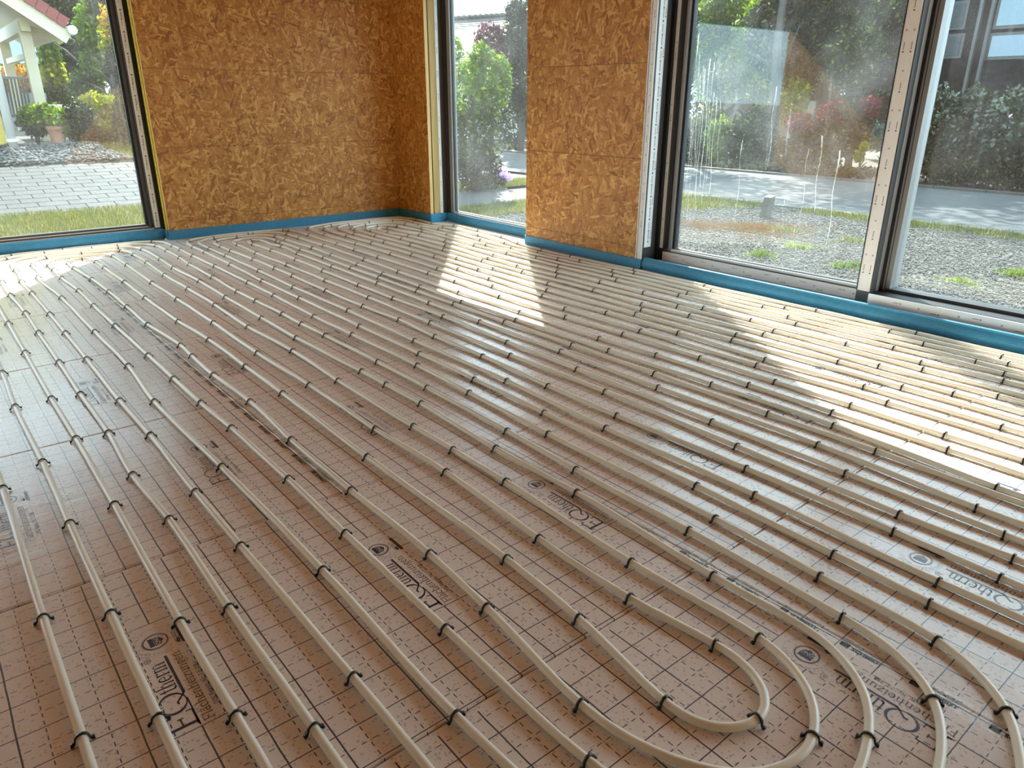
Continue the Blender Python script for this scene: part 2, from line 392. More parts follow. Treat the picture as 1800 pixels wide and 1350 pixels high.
MB().box(XW + .0, XW + .06, 4.97, 6.385, .078, .104).build('sash_rail', M['alu'], w2)
MB().box(XW + .02, XW + .05, 4.97, 6.376, .104, .112).build('rail_gasket', M['frame'], w2)
MB().box(XW + .033, XW + .041, 4.97, 6.38, .108, HEAD).build('pane', M['glass2'], w2)
MB().box(XW, XW + .07, 4.97, 5.03, .0, HEAD).build('frame_stile', M['frame'], w2)
MB().box(XW, XW + .07, 4.97, 6.45, HEAD - .06, HEAD).build('top_rail', M['frame'], w2)
marks('film_print', w2, [((XW - .08, 6.484, .2 + .21 * k), (0, 0, -1), (1, 0, 0), (0, -1, 0), 1.3) for k in range(10)], 0)

# window_3: wide lift-and-slide window right of the pier
w3 = empty('window_3', (4.4, 1.5, 0), kind='structure')
MB().box(XR - .0005, XR + .25, 3.603, 3.660, .0, HEAD).build('jamb', M['frame'], w3)
MB().box(XR - .010, XR - .002, 3.652, 3.661, .079, HEAD).build('edge_strip', M['pfilm'], w3)
MB().box(XR - .010, XR - .002, 3.604, 3.645, .079, HEAD).build('jamb_film', M['pfilm'], w3)
MB().box(XR + .012, XR + .085, 3.599, 3.603, .165, HEAD).build('reveal_tape', M['pfilm_w'], w3)
MB().box(XR + .14, XR + .25, 3.575, 3.603, .0, HEAD).build('track_profile', M['gasket'], w3)
MB().box(4.384, 4.47, 3.53, 3.618, .06, HEAD - .08).build('sash_stile', M['frame_brown'], w3)
MB().box(4.378, 4.384, 3.549, 3.613, .152, HEAD - .08).build('stile_film', M['pfilm'], w3)
MB().box(4.380, 4.47, 3.505, 3.53, .152, HEAD - .08).build('stile_groove', M['gasket'], w3)
MB().box(4.392, 4.47, 3.478, 3.505, .14, HEAD - .08).build('glazing_bead', M['frame_mid'], w3)
MB().box(4.41, 4.45, 3.458, 3.478, .15, HEAD - .08).build('glazing_gasket', M['gasket'], w3)
MB().box(4.384, 4.47, 2.0, 3.545, .056, .135).build('bottom_rail', M['frame'], w3)
MB().box(4.376, 4.384, 2.012, 3.541, .062, .128).build('rail_film', M['pfilm'], w3)
MB().box(4.392, 4.44, 2.0, 3.478, .135, .152).build('rail_bead', M['alu'], w3)
MB().box(4.41, 4.45, 2.0, 3.478, .152, .158).build('rail_gasket', M['frame'], w3)
MB().box(4.424, 4.432, 2.0, 3.47, .15, HEAD - .1).build('pane', M['glass3'], w3)
MB().box(4.384, 4.47, 1.93, 3.6, HEAD - .1, HEAD).build('top_rail', M['frame'], w3)
MB().box(4.345, 4.436, 1.925, 2.012, .056, HEAD).build('meeting_stile', M['frame'], w3)
MB().box(4.339, 4.345, 1.932, 2.006, .135, HEAD).build('stile_film', M['pfilm'], w3)
MB().box(4.337, 4.345, 2.006, 2.012, .135, HEAD).build('stile_gasket', M['gasket'], w3)
MB().box(4.437, 4.52, 1.907, 1.925, .12, HEAD).build('meeting_gasket', M['gasket'], w3)
MB().box(4.45, 4.56, 1.866, 1.907, .12, HEAD).build('frame_stile', M['frame_mid'], w3)
MB().box(4.447, 4.45, 1.892, 1.895, .13, HEAD).build('seal_lip', M['gasket'], w3)
MB().box(4.395, 4.437, 1.921, 1.9255, .13, HEAD).build('side_cover', M['frame_mid'], w3)
MB().box(4.30, 4.5, YF, 1.925, .0, .118).build('bottom_rail', M['frame'], w3)
MB().box(4.292, 4.30, YF, 1.912, .076, .136).build('rail_film', M['pfilm_w'], w3)
MB().box(4.33, 4.50, YF, 1.925, .118, .132).build('rail_groove', M['gasket'], w3)
MB().box(4.44, 4.54, YF, 1.893, .10, .15).build('glazing_bead', M['frame'], w3)
MB().box(4.505, 4.513, YF, 1.875, .14, HEAD).build('pane', M['glass4'], w3)
MB().box(4.45, 4.56, YF, 1.893, HEAD - .06, HEAD).build('top_rail', M['frame'], w3)
MB().box(4.2535, 4.383, 1.93, 3.6, .0, .060).build('sill_board', M['sill_wood'], w3)
MB().box(4.2535, 4.30, YF, 1.925, .0, .066).build('sill_board', M['sill_wood'], w3)
pts = []; bl = []
for k in range(10):
    z = .32 + .2 * k
    pts.append(((XR - .010, 3.625, z), (0, 0, 1), (0, 1, 0), (-1, 0, 0), 1.1)); bl.append(((XR - .010, 3.622, z + .11), (0, 0, 1), (0, 1, 0), (-1, 0, 0)))
    for dy in ((0,) if k % 2 else (-.02, .02)):
        pts.append(((4.378, 3.582 + dy, z - .06), (0, 0, 1), (0, 1, 0), (-1, 0, 0), 1.1)); bl.append(((4.378, 3.582 + dy, z + .05), (0, 0, 1), (0, 1, 0), (-1, 0, 0)))
        pts.append(((4.339, 1.969 + dy, z - .08), (0, 0, 1), (0, 1, 0), (-1, 0, 0), 1.25)); bl.append(((4.339, 1.969 + dy, z + .03), (0, 0, 1), (0, 1, 0), (-1, 0, 0)))
for k in range(6):
    y = 3.40 - .26 * k
    pts.append(((4.376, y, .108), (0, 1, 0), (0, 0, 1), (-1, 0, 0), 1.0)); pts.append(((4.376, y - .12, .078), (0, 1, 0), (0, 0, 1), (-1, 0, 0), 1.0))
    bl.append(((4.376, y - .06, .095), (0, 1, 0), (0, 0, 1), (-1, 0, 0)))
for k in range(12):
    y = 1.72 - .21 * k
    pts.append(((4.292, y, .112 - .02 * (k % 2)), (0, 1, 0), (0, 0, 1), (-1, 0, 0), 1.1)); bl.append(((4.292, y - .1, .105), (0, 1, 0), (0, 0, 1), (-1, 0, 0)))
marks('film_print', w3, pts, 0); blotches(w3, bl)
pts = []
for k in range(26):                # the taller printing on the bright reveal tape
    z = .2 + .083 * k
    pts.append(((XR + .05, 3.599, z), (0, 0, 1), (1, 0, 0), (0, -1, 0), 1.7 if k % 2 else 2.0))
    if k % 3 == 0: pts.append(((XR + .074, 3.599, z + .03), (0, 0, 1), (1, 0, 0), (0, -1, 0), 1.4))
marks('tape_print', w3, pts, 0)

m = MB(); rnd = random.Random(5)   # dried drip marks on the streaked pane
for y, z0, z1, wd in [(3.42, 1.62, .62, .004), (3.395, 1.5, .40, .003), (3.37, 1.36, .72, .004), (3.345, 1.42, .55, .003), (3.33, 1.40, .45, .005), (3.30, 1.46, .62, .006), (3.27, 1.44, .50, .004), (3.25, 1.25, .66, .004),
                      (3.22, 1.22, .58, .005), (3.18, 1.20, .80, .003), (2.98, .95, .40, .004), (2.78, 1.28, .80, .005), (2.50, .92, .45, .003), (2.42, 1.0, .55, .005), (2.30, .92, .36, .006), (2.62, .6, .42, .003)]:
    n = 26; P = []
    for i in range(n + 1):
        t = i / n; P.append((y - .015 * t + .006 * math.sin(t * 9 + y * 40) + rnd.uniform(-.0012, .0012), z0 + (z1 - z0) * t, wd * (1.9 if t < .12 else .8) * rnd.uniform(.5, 1)))
    for (ya, za, wa), (yb_, zb2, wb2) in zip(P[:-1], P[1:]):
        m.add([(4.4236, ya - wa / 2, za), (4.4236, ya + wa / 2, za), (4.4236, yb_ + wb2 / 2, zb2), (4.4236, yb_ - wb2 / 2, zb2)], [(0, 1, 2, 3)])
m.build('drip_marks', M['drip'], w3, kind='stuff')

# ------------------------------------------------------------------ blue perimeter strips (each a loose piece of foam)
def strip(label, a, b, nrm, h=.082, t=.009, bulge=0.0, lean=0.0):
    """foam strip standing on the floor from a to b; nrm = direction towards the room"""
    n = Vector(nrm); z = Vector((0, 0, 1))
    prof = [n * 0 + z * 0.0005]
    K = 8
    for i in range(K + 1):
        s = i / K
        prof.append(n * (t + bulge * math.sin(PI * min(1, s * 1.12)) - lean * s) + z * (h * s + .0005))
    prof.append(n * (-lean) + z * (h + .0005))
    a = Vector((*a, 0)); b = Vector((*b, 0))
    o = MB().extrude(prof, (0, 0, 0), b - a).build('edge_strip', M['foam'], smooth=False)
    o.location = a
    return tag(o, label, 'foam strip', 'blue foam strips round the floor edge')
strip('blue foam edge strip under the left window', (-1.2, 7.222), (1.775, 7.222), (0, -1, 0), .096, .012, .006)
strip('short blue foam edge strip at the corner between left window and wood board wall', (1.787, 7.218), (1.787, 7.122), (-1, 0, 0), .088, .008)
strip('long blue foam edge strip along the wide back wall of wood boards', (1.787, YB - .001), (XR - .012, YB - .001), (0, -1, 0), .082, .009)
strip('blue foam edge strip on the narrow board wall between room corner and tall window', (XR - .001, YB - .012), (XR - .001, 6.482), (-1, 0, 0), .086, .009)
strip('short blue foam edge strip in the reveal beside the tall narrow window', (XR - .001, 6.487), (4.412, 6.487), (0, -1, 0), .088, .009)
strip('blue foam edge strip below the tall narrow window', (4.424, 6.474), (4.424, 4.975), (-1, 0, 0), .088, .010, .004)
strip('blue foam edge strip at the foot of the pier between the two right windows', (XR - .001, 4.962), (XR - .001, 3.604), (-1, 0, 0), .076, .009, .002)
o = strip('thick bulging blue foam strip along the wide sliding window', (4.252, 3.601), (4.252, -2.6), (-1, 0, 0), .088, .026, .014, .0)
MB().box(XR - .011, 4.40, 4.944, 4.962, .0006, .079).build('strip_end', M['foam_edge'], wr)
# ------------------------------------------------------------------ insulation panels with printed foil
ROWS = [-2.9, -2.03, -1.03, -.03, .97, 1.96, 2.965, 3.98, 5.0, 6.05, 7.11]
CENTRE = {-2.9: .3, -2.03: .1, -1.03: .45, -.03: .188, .97: .226, 1.96: .037, 2.965: .440, 3.98: .180, 5.0: .410, 6.05: .115}   # x of one logo column
panels = []
for y0, y1 in zip(ROWS[:-1], ROWS[1:]):
    j = 1.5 if y0 < 1.9 else .89
    xs = [XL] + [x for x in (j - 4, j - 2, j, j + 2) if XL + .1 < x < 4.1] + [XR - .012]
    for x0, x1 in zip(xs[:-1], xs[1:]):
        g_ = .0016
        b = MB().cbox(x0 + g_, x1 - g_, y0 + g_, y1 - g_, -.034, 0, .0025)
        me = b.mesh('insulation_panel', M['film'])
        lay = me.uv_layers[0]; n = len(me.loops); vi = np.zeros(n, dtype=np.int32); me.loops.foreach_get('vertex_index', vi)
        co = np.array(b.v)[vi]
        lay.data.foreach_set('uv', np.stack([co[:, 0] - CENTRE[y0] + 12.0, co[:, 1] - y0 - .010], 1).ravel())
        panels.append((x0, x1, y0, y1, link('insulation_panel', me, floor)))
for a in ((4.96, 6.49),):          # the recess in front of the narrow window
    b = MB().cbox(XR - .009, 4.428, a[0] + .004, a[1] - .004, -.034, 0, .0025); me = b.mesh('insulation_panel', M['film'])
    link('insulation_panel', me, floor)
b = MB().cbox(XR - .009, 4.251, -2.6, 3.6, -.034, 0, .0025); link('insulation_panel', b.mesh('insulation_panel', M['film']), floor)
b = MB().cbox(XL, 1.775, 7.113, 7.222, -.034, 0, .0025); link('insulation_panel', b.mesh('insulation_panel', M['film']), floor)

# ------------------------------------------------------------------ lettering (stroke glyphs with serifs)
def arc(cx, cy, rx, ry, a0, a1, n=10):
    return [(cx + rx * math.cos(math.radians(a0 + (a1 - a0) * i / n)), cy + ry * math.sin(math.radians(a0 + (a1 - a0) * i / n))) for i in range(n + 1)]
def stem(x, y0, y1, bot=True, top=True):
    s = [('T', [(x, y0), (x, y1)])]
    if bot: s.append(('t', [(x - .17, y0 + .03), (x + .17, y0 + .03)]))
    if top: s.append(('t', [(x - .17, y1 - .03), (x + .05, y1 - .03)]))
    return s
T_, t_ = 'T', 't'
GL = {
 'E': (1.15, stem(.28, 0, 1.5) + [(t_, [(.1, 1.47), (.98, 1.47), (.98, 1.2)]), (t_, [(.28, .77), (.74, .77)]), (t_, [(.74, .62), (.74, .92)]), (t_, [(.1, .03), (1.02, .03), (1.04, .34)])]),
 'F': (1.05, stem(.28, 0, 1.5) + [(t_, [(.1, 1.47), (.98, 1.47), (.98, 1.2)]), (t_, [(.28, .77), (.74, .77)]), (t_, [(.74, .62), (.74, .92)])]),
 't': (.72, [(T_, [(.32, 1.32), (.32, .28)] + arc(.55, .28, .23, .24, 180, 300, 6)), (t_, [(.06, .97), (.66, .97)])]),
 'h': (1.15, stem(.25, 0, 1.5) + stem(.85, 0, .7, True, False) + [(t_, arc(.56, .66, .3, .32, 170, 0))]),
 'n': (1.15, stem(.25, 0, 1.0) + stem(.85, 0, .7, True, False) + [(t_, arc(.56, .66, .3, .32, 170, 0))]),
 'm': (1.7, stem(.25, 0, 1.0) + stem(.8, 0, .7, True, False) + stem(1.38, 0, .7, True, False) + [(t_, arc(.53, .66, .27, .32, 170, 0)), (t_, arc(1.1, .66, .28, .32, 170, 0))]),
 'u': (1.15, [(T_, [(.25, .95), (.25, .35)]), (t_, [(.08, .97), (.25, .97)]), (t_, arc(.54, .34, .29, .32, 180, 360))] + stem(.85, 0, 1.0, True, True)),
 'r': (.8, stem(.25, 0, 1.0) + [(t_, arc(.55, .66, .3, .31, 180, 60, 6)), (T_, [(.66, .93), (.72, .87)])]),
 'e': (.95, [(T_, arc(.48, .5, .36, .48, 90, 270)), (t_, arc(.48, .5, .36, .48, 90, 0, 6)), (t_, arc(.48, .5, .38, .48, 270, 325, 5)), (t_, [(.12, .52), (.84, .52)])]),
 'c': (.9, [(T_, arc(.48, .5, .36, .48, 90, 270)), (t_, arc(.48, .5, .36, .48, 90, 30, 5)), (t_, arc(.48, .5, .38, .48, 270, 325, 5)), (T_, [(.76, .76), (.8, .7)])]),
 'l': (.55, stem(.27, 0, 1.5)), 'i': (.55, stem(.27, 0, 1.0) + [(T_, [(.24, 1.36), (.32, 1.36)])]),
 'z': (.9, [(t_, [(.12, .8), (.12, .96), (.76, .96)]), (T_, [(.74, .94), (.12, .05)]), (t_, [(.1, .04), (.8, .04), (.8, .22)])]),
 'g': (1.0, [(T_, arc(.44, .64, .28, .33, 0, 360, 14)), (t_, [(.66, .9), (.92, .97)]), (t_, [(.28, .36), (.2, .2), (.3, .08), (.66, .04)]), (t_, arc(.48, -.2, .36, .24, 0, 360, 14))]),
 'a': (.95, [(T_, [(.66, .68), (.66, .1), (.86, .04)]), (t_, arc(.42, .68, .24, .29, 0, 160, 7)), (T_, arc(.38, .28, .25, .26, 80, 290, 8)), (t_, [(.42, .56), (.66, .62)]), (t_, [(.45, .04), (.66, .2)])]),
 's': (.8, [(T_, arc(.4, .73, .22, .23, 70, 260, 8) + arc(.4, .27, .24, .24, 80, -110, 8)), (t_, [(.64, .96), (.64, .74)]), (t_, [(.14, .26), (.14, .04)])]),
 'D': (1.35, stem(.28, 0, 1.5) + [(t_, [(.1, 1.47), (.6, 1.47)]), (t_, [(.1, .03), (.6, .03)]), (T_, arc(.6, .75, .56, .72, 90, -90))]),
 'I': (.6, stem(.3, 0, 1.5) + [(t_, [(.13, 1.47), (.47, 1.47)])]),
 'N': (1.4, [(t_, [(.25, 0), (.25, 1.5)]), (T_, [(.25, 1.48), (1.1, .02)]), (t_, [(1.1, 0), (1.1, 1.5)]), (t_, [(.05, .03), (.45, .03)]), (t_, [(.9, 1.47), (1.3, 1.47)]), (t_, [(.05, 1.47), (.27, 1.47)])]),
 'R': (1.3, stem(.28, 0, 1.5) + [(t_, [(.1, 1.47), (.6, 1.47)]), (T_, arc(.6, 1.12, .38, .35, 90, -90)), (t_, [(.28, .77), (.6, .77)]), (T_, [(.6, .77), (1.12, .03)])]),
 'Q': (1.5, []), '.': (.45, [(T_, [(.16, .06), (.28, .06)])]), ' ': (.55, []),
 '7': (.95, [(T_, [(.12, 1.43), (.82, 1.43)]), (t_, [(.82, 1.43), (.36, 0)])]),
 '2': (.95, [(t_, arc(.46, 1.12, .32, .34, 170, 90, 5)), (T_, arc(.46, 1.12, .32, .34, 90, -30, 7) + [(.12, .06)]), (T_, [(.1, .06), (.84, .06)])]),
 '5': (.95, [(T_, [(.26, 1.43), (.78, 1.43)]), (t_, [(.26, 1.43), (.2, .82)]), (T_, arc(.44, .48, .36, .42, 115, -140))]),
 '8': (.95, [(T_, arc(.46, 1.12, .26, .32, 0, 360, 14)), (T_, arc(.46, .42, .34, .39, 0, 360, 14))]),
}
def stroke(m, pts, wd, T):
    """thick polyline in the plane, T maps text coordinates to the sheet"""
    for (ax, ay), (bx, by) in zip(pts[:-1], pts[1:]):
        dx, dy = bx - ax, by - ay; L = math.hypot(dx, dy) or 1e-6
        nx, ny = -dy / L * wd / 2, dx / L * wd / 2; ex, ey = dx / L * wd * .2, dy / L * wd * .2
        m.add([T(ax - ex + nx, ay - ey + ny), T(ax - ex - nx, ay - ey - ny), T(bx + ex - nx, by + ey - ny), T(bx + ex + nx, by + ey + ny)], [(0, 1, 2, 3)])
def write(m, txt, x, y, xh, T, thick=.16, thin=.06, space=0.0, squeeze=1.0):
    for ch in txt:
        dia = ch == 'ä'; wd, ss = GL['a' if dia else ch]
        for kind, pts in ss: stroke(m, [(x + px * xh * squeeze, y + py * xh) for px, py in pts], xh * (thick if kind == 'T' else thin), T)
        if dia:
            for dx in (.28, .62): stroke(m, [(x + dx * xh * squeeze, y + 1.3 * xh), (x + (dx + .1) * xh * squeeze, y + 1.3 * xh)], xh * thick, T)
        x += (wd + space) * xh * squeeze
    return x
def ring(m, cx, cy, r0, r1, T, n=32, a0=0, a1=360):
    p = [math.radians(a0 + (a1 - a0) * i / n) for i in range(n + 1)]
    for a, b in zip(p[:-1], p[1:]):
        m.add([T(cx + r0 * math.cos(a), cy + r0 * math.sin(a)), T(cx + r1 * math.cos(a), cy + r1 * math.sin(a)), T(cx + r1 * math.cos(b), cy + r1 * math.sin(b)), T(cx + r0 * math.cos(b), cy + r0 * math.sin(b))], [(0, 1, 2, 3)])
def font_mesh(txt, size, bold=0.0):
    cu = bpy.data.curves.new('lettering', 'FONT'); cu.body = txt; cu.size = size; cu.offset = bold; cu.resolution_u = 2
    o = bpy.data.objects.new('lettering', cu); COL.objects.link(o)
    bpy.context.view_layer.update()
    me = bpy.data.meshes.new_from_object(o.evaluated_get(bpy.context.evaluated_depsgraph_get()))
    v = [tuple(p.co) for p in me.vertices]; f = [tuple(p.vertices) for p in me.polygons]
    bpy.data.objects.remove(o); bpy.data.curves.remove(cu); bpy.data.meshes.remove(me)
    return v, f
def put_font(m, fm, x, y, T, sx=1.0, rot=0.0):
    c, s = math.cos(rot), math.sin(rot)
    m.add([T(x + c * p[0] * sx - s * p[1], y + s * p[0] * sx + c * p[1]) for p in fm[0]], fm[1])

def logo_meshes():
    # text runs along +y of the sheet, its top towards -x; local origin = row line at the logo column
    T = lambda a, b: (-.0070 - b, .293 + a, .0004)
    m = MB()
    # E Q
    s = .0365
    for kind, pts in GL['E'][1]: stroke(m, [(.012 + px * s * 1.45, -.006 + (py * s * 1.03)) for px, py in pts], .0075 if kind == 'T' else .0034, T)
    cx, cy = .104, .0225
    n = 36
    for i in range(n):
        a, b = 2 * PI * i / n, 2 * PI * (i + 1) / n
        P = lambda r, t: T(cx + (.0345 if r else .0275) * math.cos(t), cy + (.0285 if r else .0262) * math.sin(t))
        m.add([P(0, a), P(1, a), P(1, b), P(0, b)], [(0, 1, 2, 3)])
    stroke(m, [(.096, .012), (.103, .013), (.110, .007), (.122, -.004), (.128, -.006)], .0042, T)
    stroke(m, [(.126, -.0058), (.265, -.0058)], .0062, T)
    stroke(m, [(.012, -.0065), (.105, -.0065)], .0030, T)
    write(m, 'therm', .142, .0015, .0262, T, .15, .07, .0, .80)
    # registered mark
    ring(m, .271, .0315, .0065, .0078, T, 20); put_font(m, font_mesh('R', .0105), .2677, .0278, T)
    # emblem: inner double ring with shield
    ex, ey = .331, -.0015
    ring(m, ex, ey, .0255, .0285, T, 36); ring(m, ex, ey, .0300, .0306, T, 36)
    m2 = MB()                       # shield, split by light letters
    m2.add([T(ex + x, ey + y) for x, y in ((-.0165, .0145), (.0165, .0145), (.0165, .004), (-.0165, .004))], [(0, 1, 2, 3)])
    m2.add([T(ex + x, ey + y) for x, y in ((-.0165, .0032), (.0165, .0032), (.0155, -.009), (.0, -.0185), (-.0155, -.009))], [(0, 1, 2, 3, 4)])
    m3 = MB(); T3 = lambda a, b: (-.0070 - b, .293 + a, .0008)
    put_font(m3, font_mesh('QNG', .0145, .0002), ex - .0150, ey - .0085, T3, .92)
    # black box beside the emblem with fine unreadable lines
    m2.add([T(a, b) for a, b in ((.291, -.052), (.362, -.052), (.362, -.0615), (.291, -.0615))], [(0, 1, 2, 3)])
    f = MB()
    ring(f, ex, ey, .0535, .0541, T, 48)
    for i, ch in enumerate('GÜTEGEMEINSCHAFT'):
        a = math.radians(200 - 11.5 * i); put_font(f, font_mesh(ch, .0092), ex + .0425 * math.cos(a), ey + .0425 * math.sin(a), T, 1, a - PI / 2)
    for k in range(2): stroke(f, [(.300, -.040 - .005 * k), (.345 - .006 * k, -.040 - .005 * k)], .0016, T)
    stroke(m, [(.296, -.046), (.304, -.043), (.312, -.047), (.304, -.049), (.296, -.046)], .0034, T)
    # second and third lines
    write(m, 'Flächenheizungen', .014, -.037, .0148, T, .15, .085, .0, 1.09)
    write(m, 'DIN Regstr. Nr. 7 F 258', .048, -.0565, .0068, T, .2, .13, .05, 1.06)
    return m, m2, m3, f
lm = logo_meshes()
ink = MB(); ink.v, ink.f = lm[0].v, lm[0].f
logo_me = bpy.data.meshes.new('printed_logo')
allm = MB(); mats = []
for i, q in enumerate((lm[0], lm[1], lm[2], lm[3])):
    mats += [i] * len(q.f); allm.add(q.v, q.f)
logo_me = allm.mesh('printed_logo')
for mm in (M['ink'], M['ink'], M['film'], M['ink_faint']): logo_me.materials.append(mm)
logo_me.materials[2] = plain('light_lettering', (.62, .56, .52), .35)
logo_me.polygons.foreach_set('material_index', mats)
for x0, x1, y0, y1, p in panels:
    if y0 < -.5: continue
    for k in range(-6, 9):
        cx = CENTRE[y0] + .6 * k
        if max(x0, -.75) < cx - .03 and cx + .055 < x1:
            o = link('printed_logo', logo_me, p); o.location = (cx, y0 + .010, 0)

# ------------------------------------------------------------------ adhesive tape over two joints
def make_tape(x, y0, y1, label, wob, mt='tape'):
    n = 90; m = MB(); W = .049
    rnd = random.Random(int(x * 100))
    for i in range(n + 1):
        y = y0 + (y1 - y0) * i / n; xc = x + wob * math.sin(y * 1.7)
        for j in range(5):
            m.v.append((xc + W * (j / 4 - .5), y, .0002 + rnd.random() * .0003 * (0 < j < 4)))
    for i in range(n):
        for j in range(4): m.f.append((i * 5 + j, i * 5 + j + 1, i * 5 + j + 6, i * 5 + j + 5))
    return m.build('adhesive_tape', M[mt], smooth=True, label=label, cat='tape')
sch = font_mesh('SCHMIDT', .0150, .0007)
def tape_print(t, x, y0, y1, first):
    # reads towards -y, letters' top towards +x
    blk = MB(); gry = MB()
    T = lambda a, b: (x + b, -a, .00075)
    T2 = lambda a, b: (x + b, -a, .0007)
    y = first
    while y > y0 + .13:
        a = -y
        for k in range(3): stroke(blk, [(a, -.0120 + .0055 * k), (a + .019, -.0120 + .0055 * k)], .0046, T)
        stroke(blk, [(a + .0015, -.0145), (a + .0015, -.004)], .003, T); stroke(blk, [(a + .0175, -.009), (a + .0175, .001)], .003, T)
        put_font(blk, sch, a + .027, -.0135, T, 1.12)
        for k in range(3): stroke(gry, [(a, .0055 + .005 * k), (a + .019, .0055 + .005 * k)], .002, T2)
        put_font(gry, sch, a + .027, .0055, T2, 1.12)
        y -= .160
    blk.build('printed_text', M['ink_black'], t, kind='stuff'); gry.build('faint_text', M['ink_grey'], t, kind='stuff')
t1 = make_tape(.886, 1.90, 6.12, 'glossy clear printed tape on the floor near the left pipes, running towards left window', .006)
tape_print(t1, .886, 1.90, 6.12, 6.05 - .0475)
t2 = make_tape(1.497, .02, 2.05, 'glossy clear printed tape on the floor at lower right, near the pipe bends', -.012, 'tape_creased')
tape_print(t2, 1.490, .02, 2.05, 2.014)

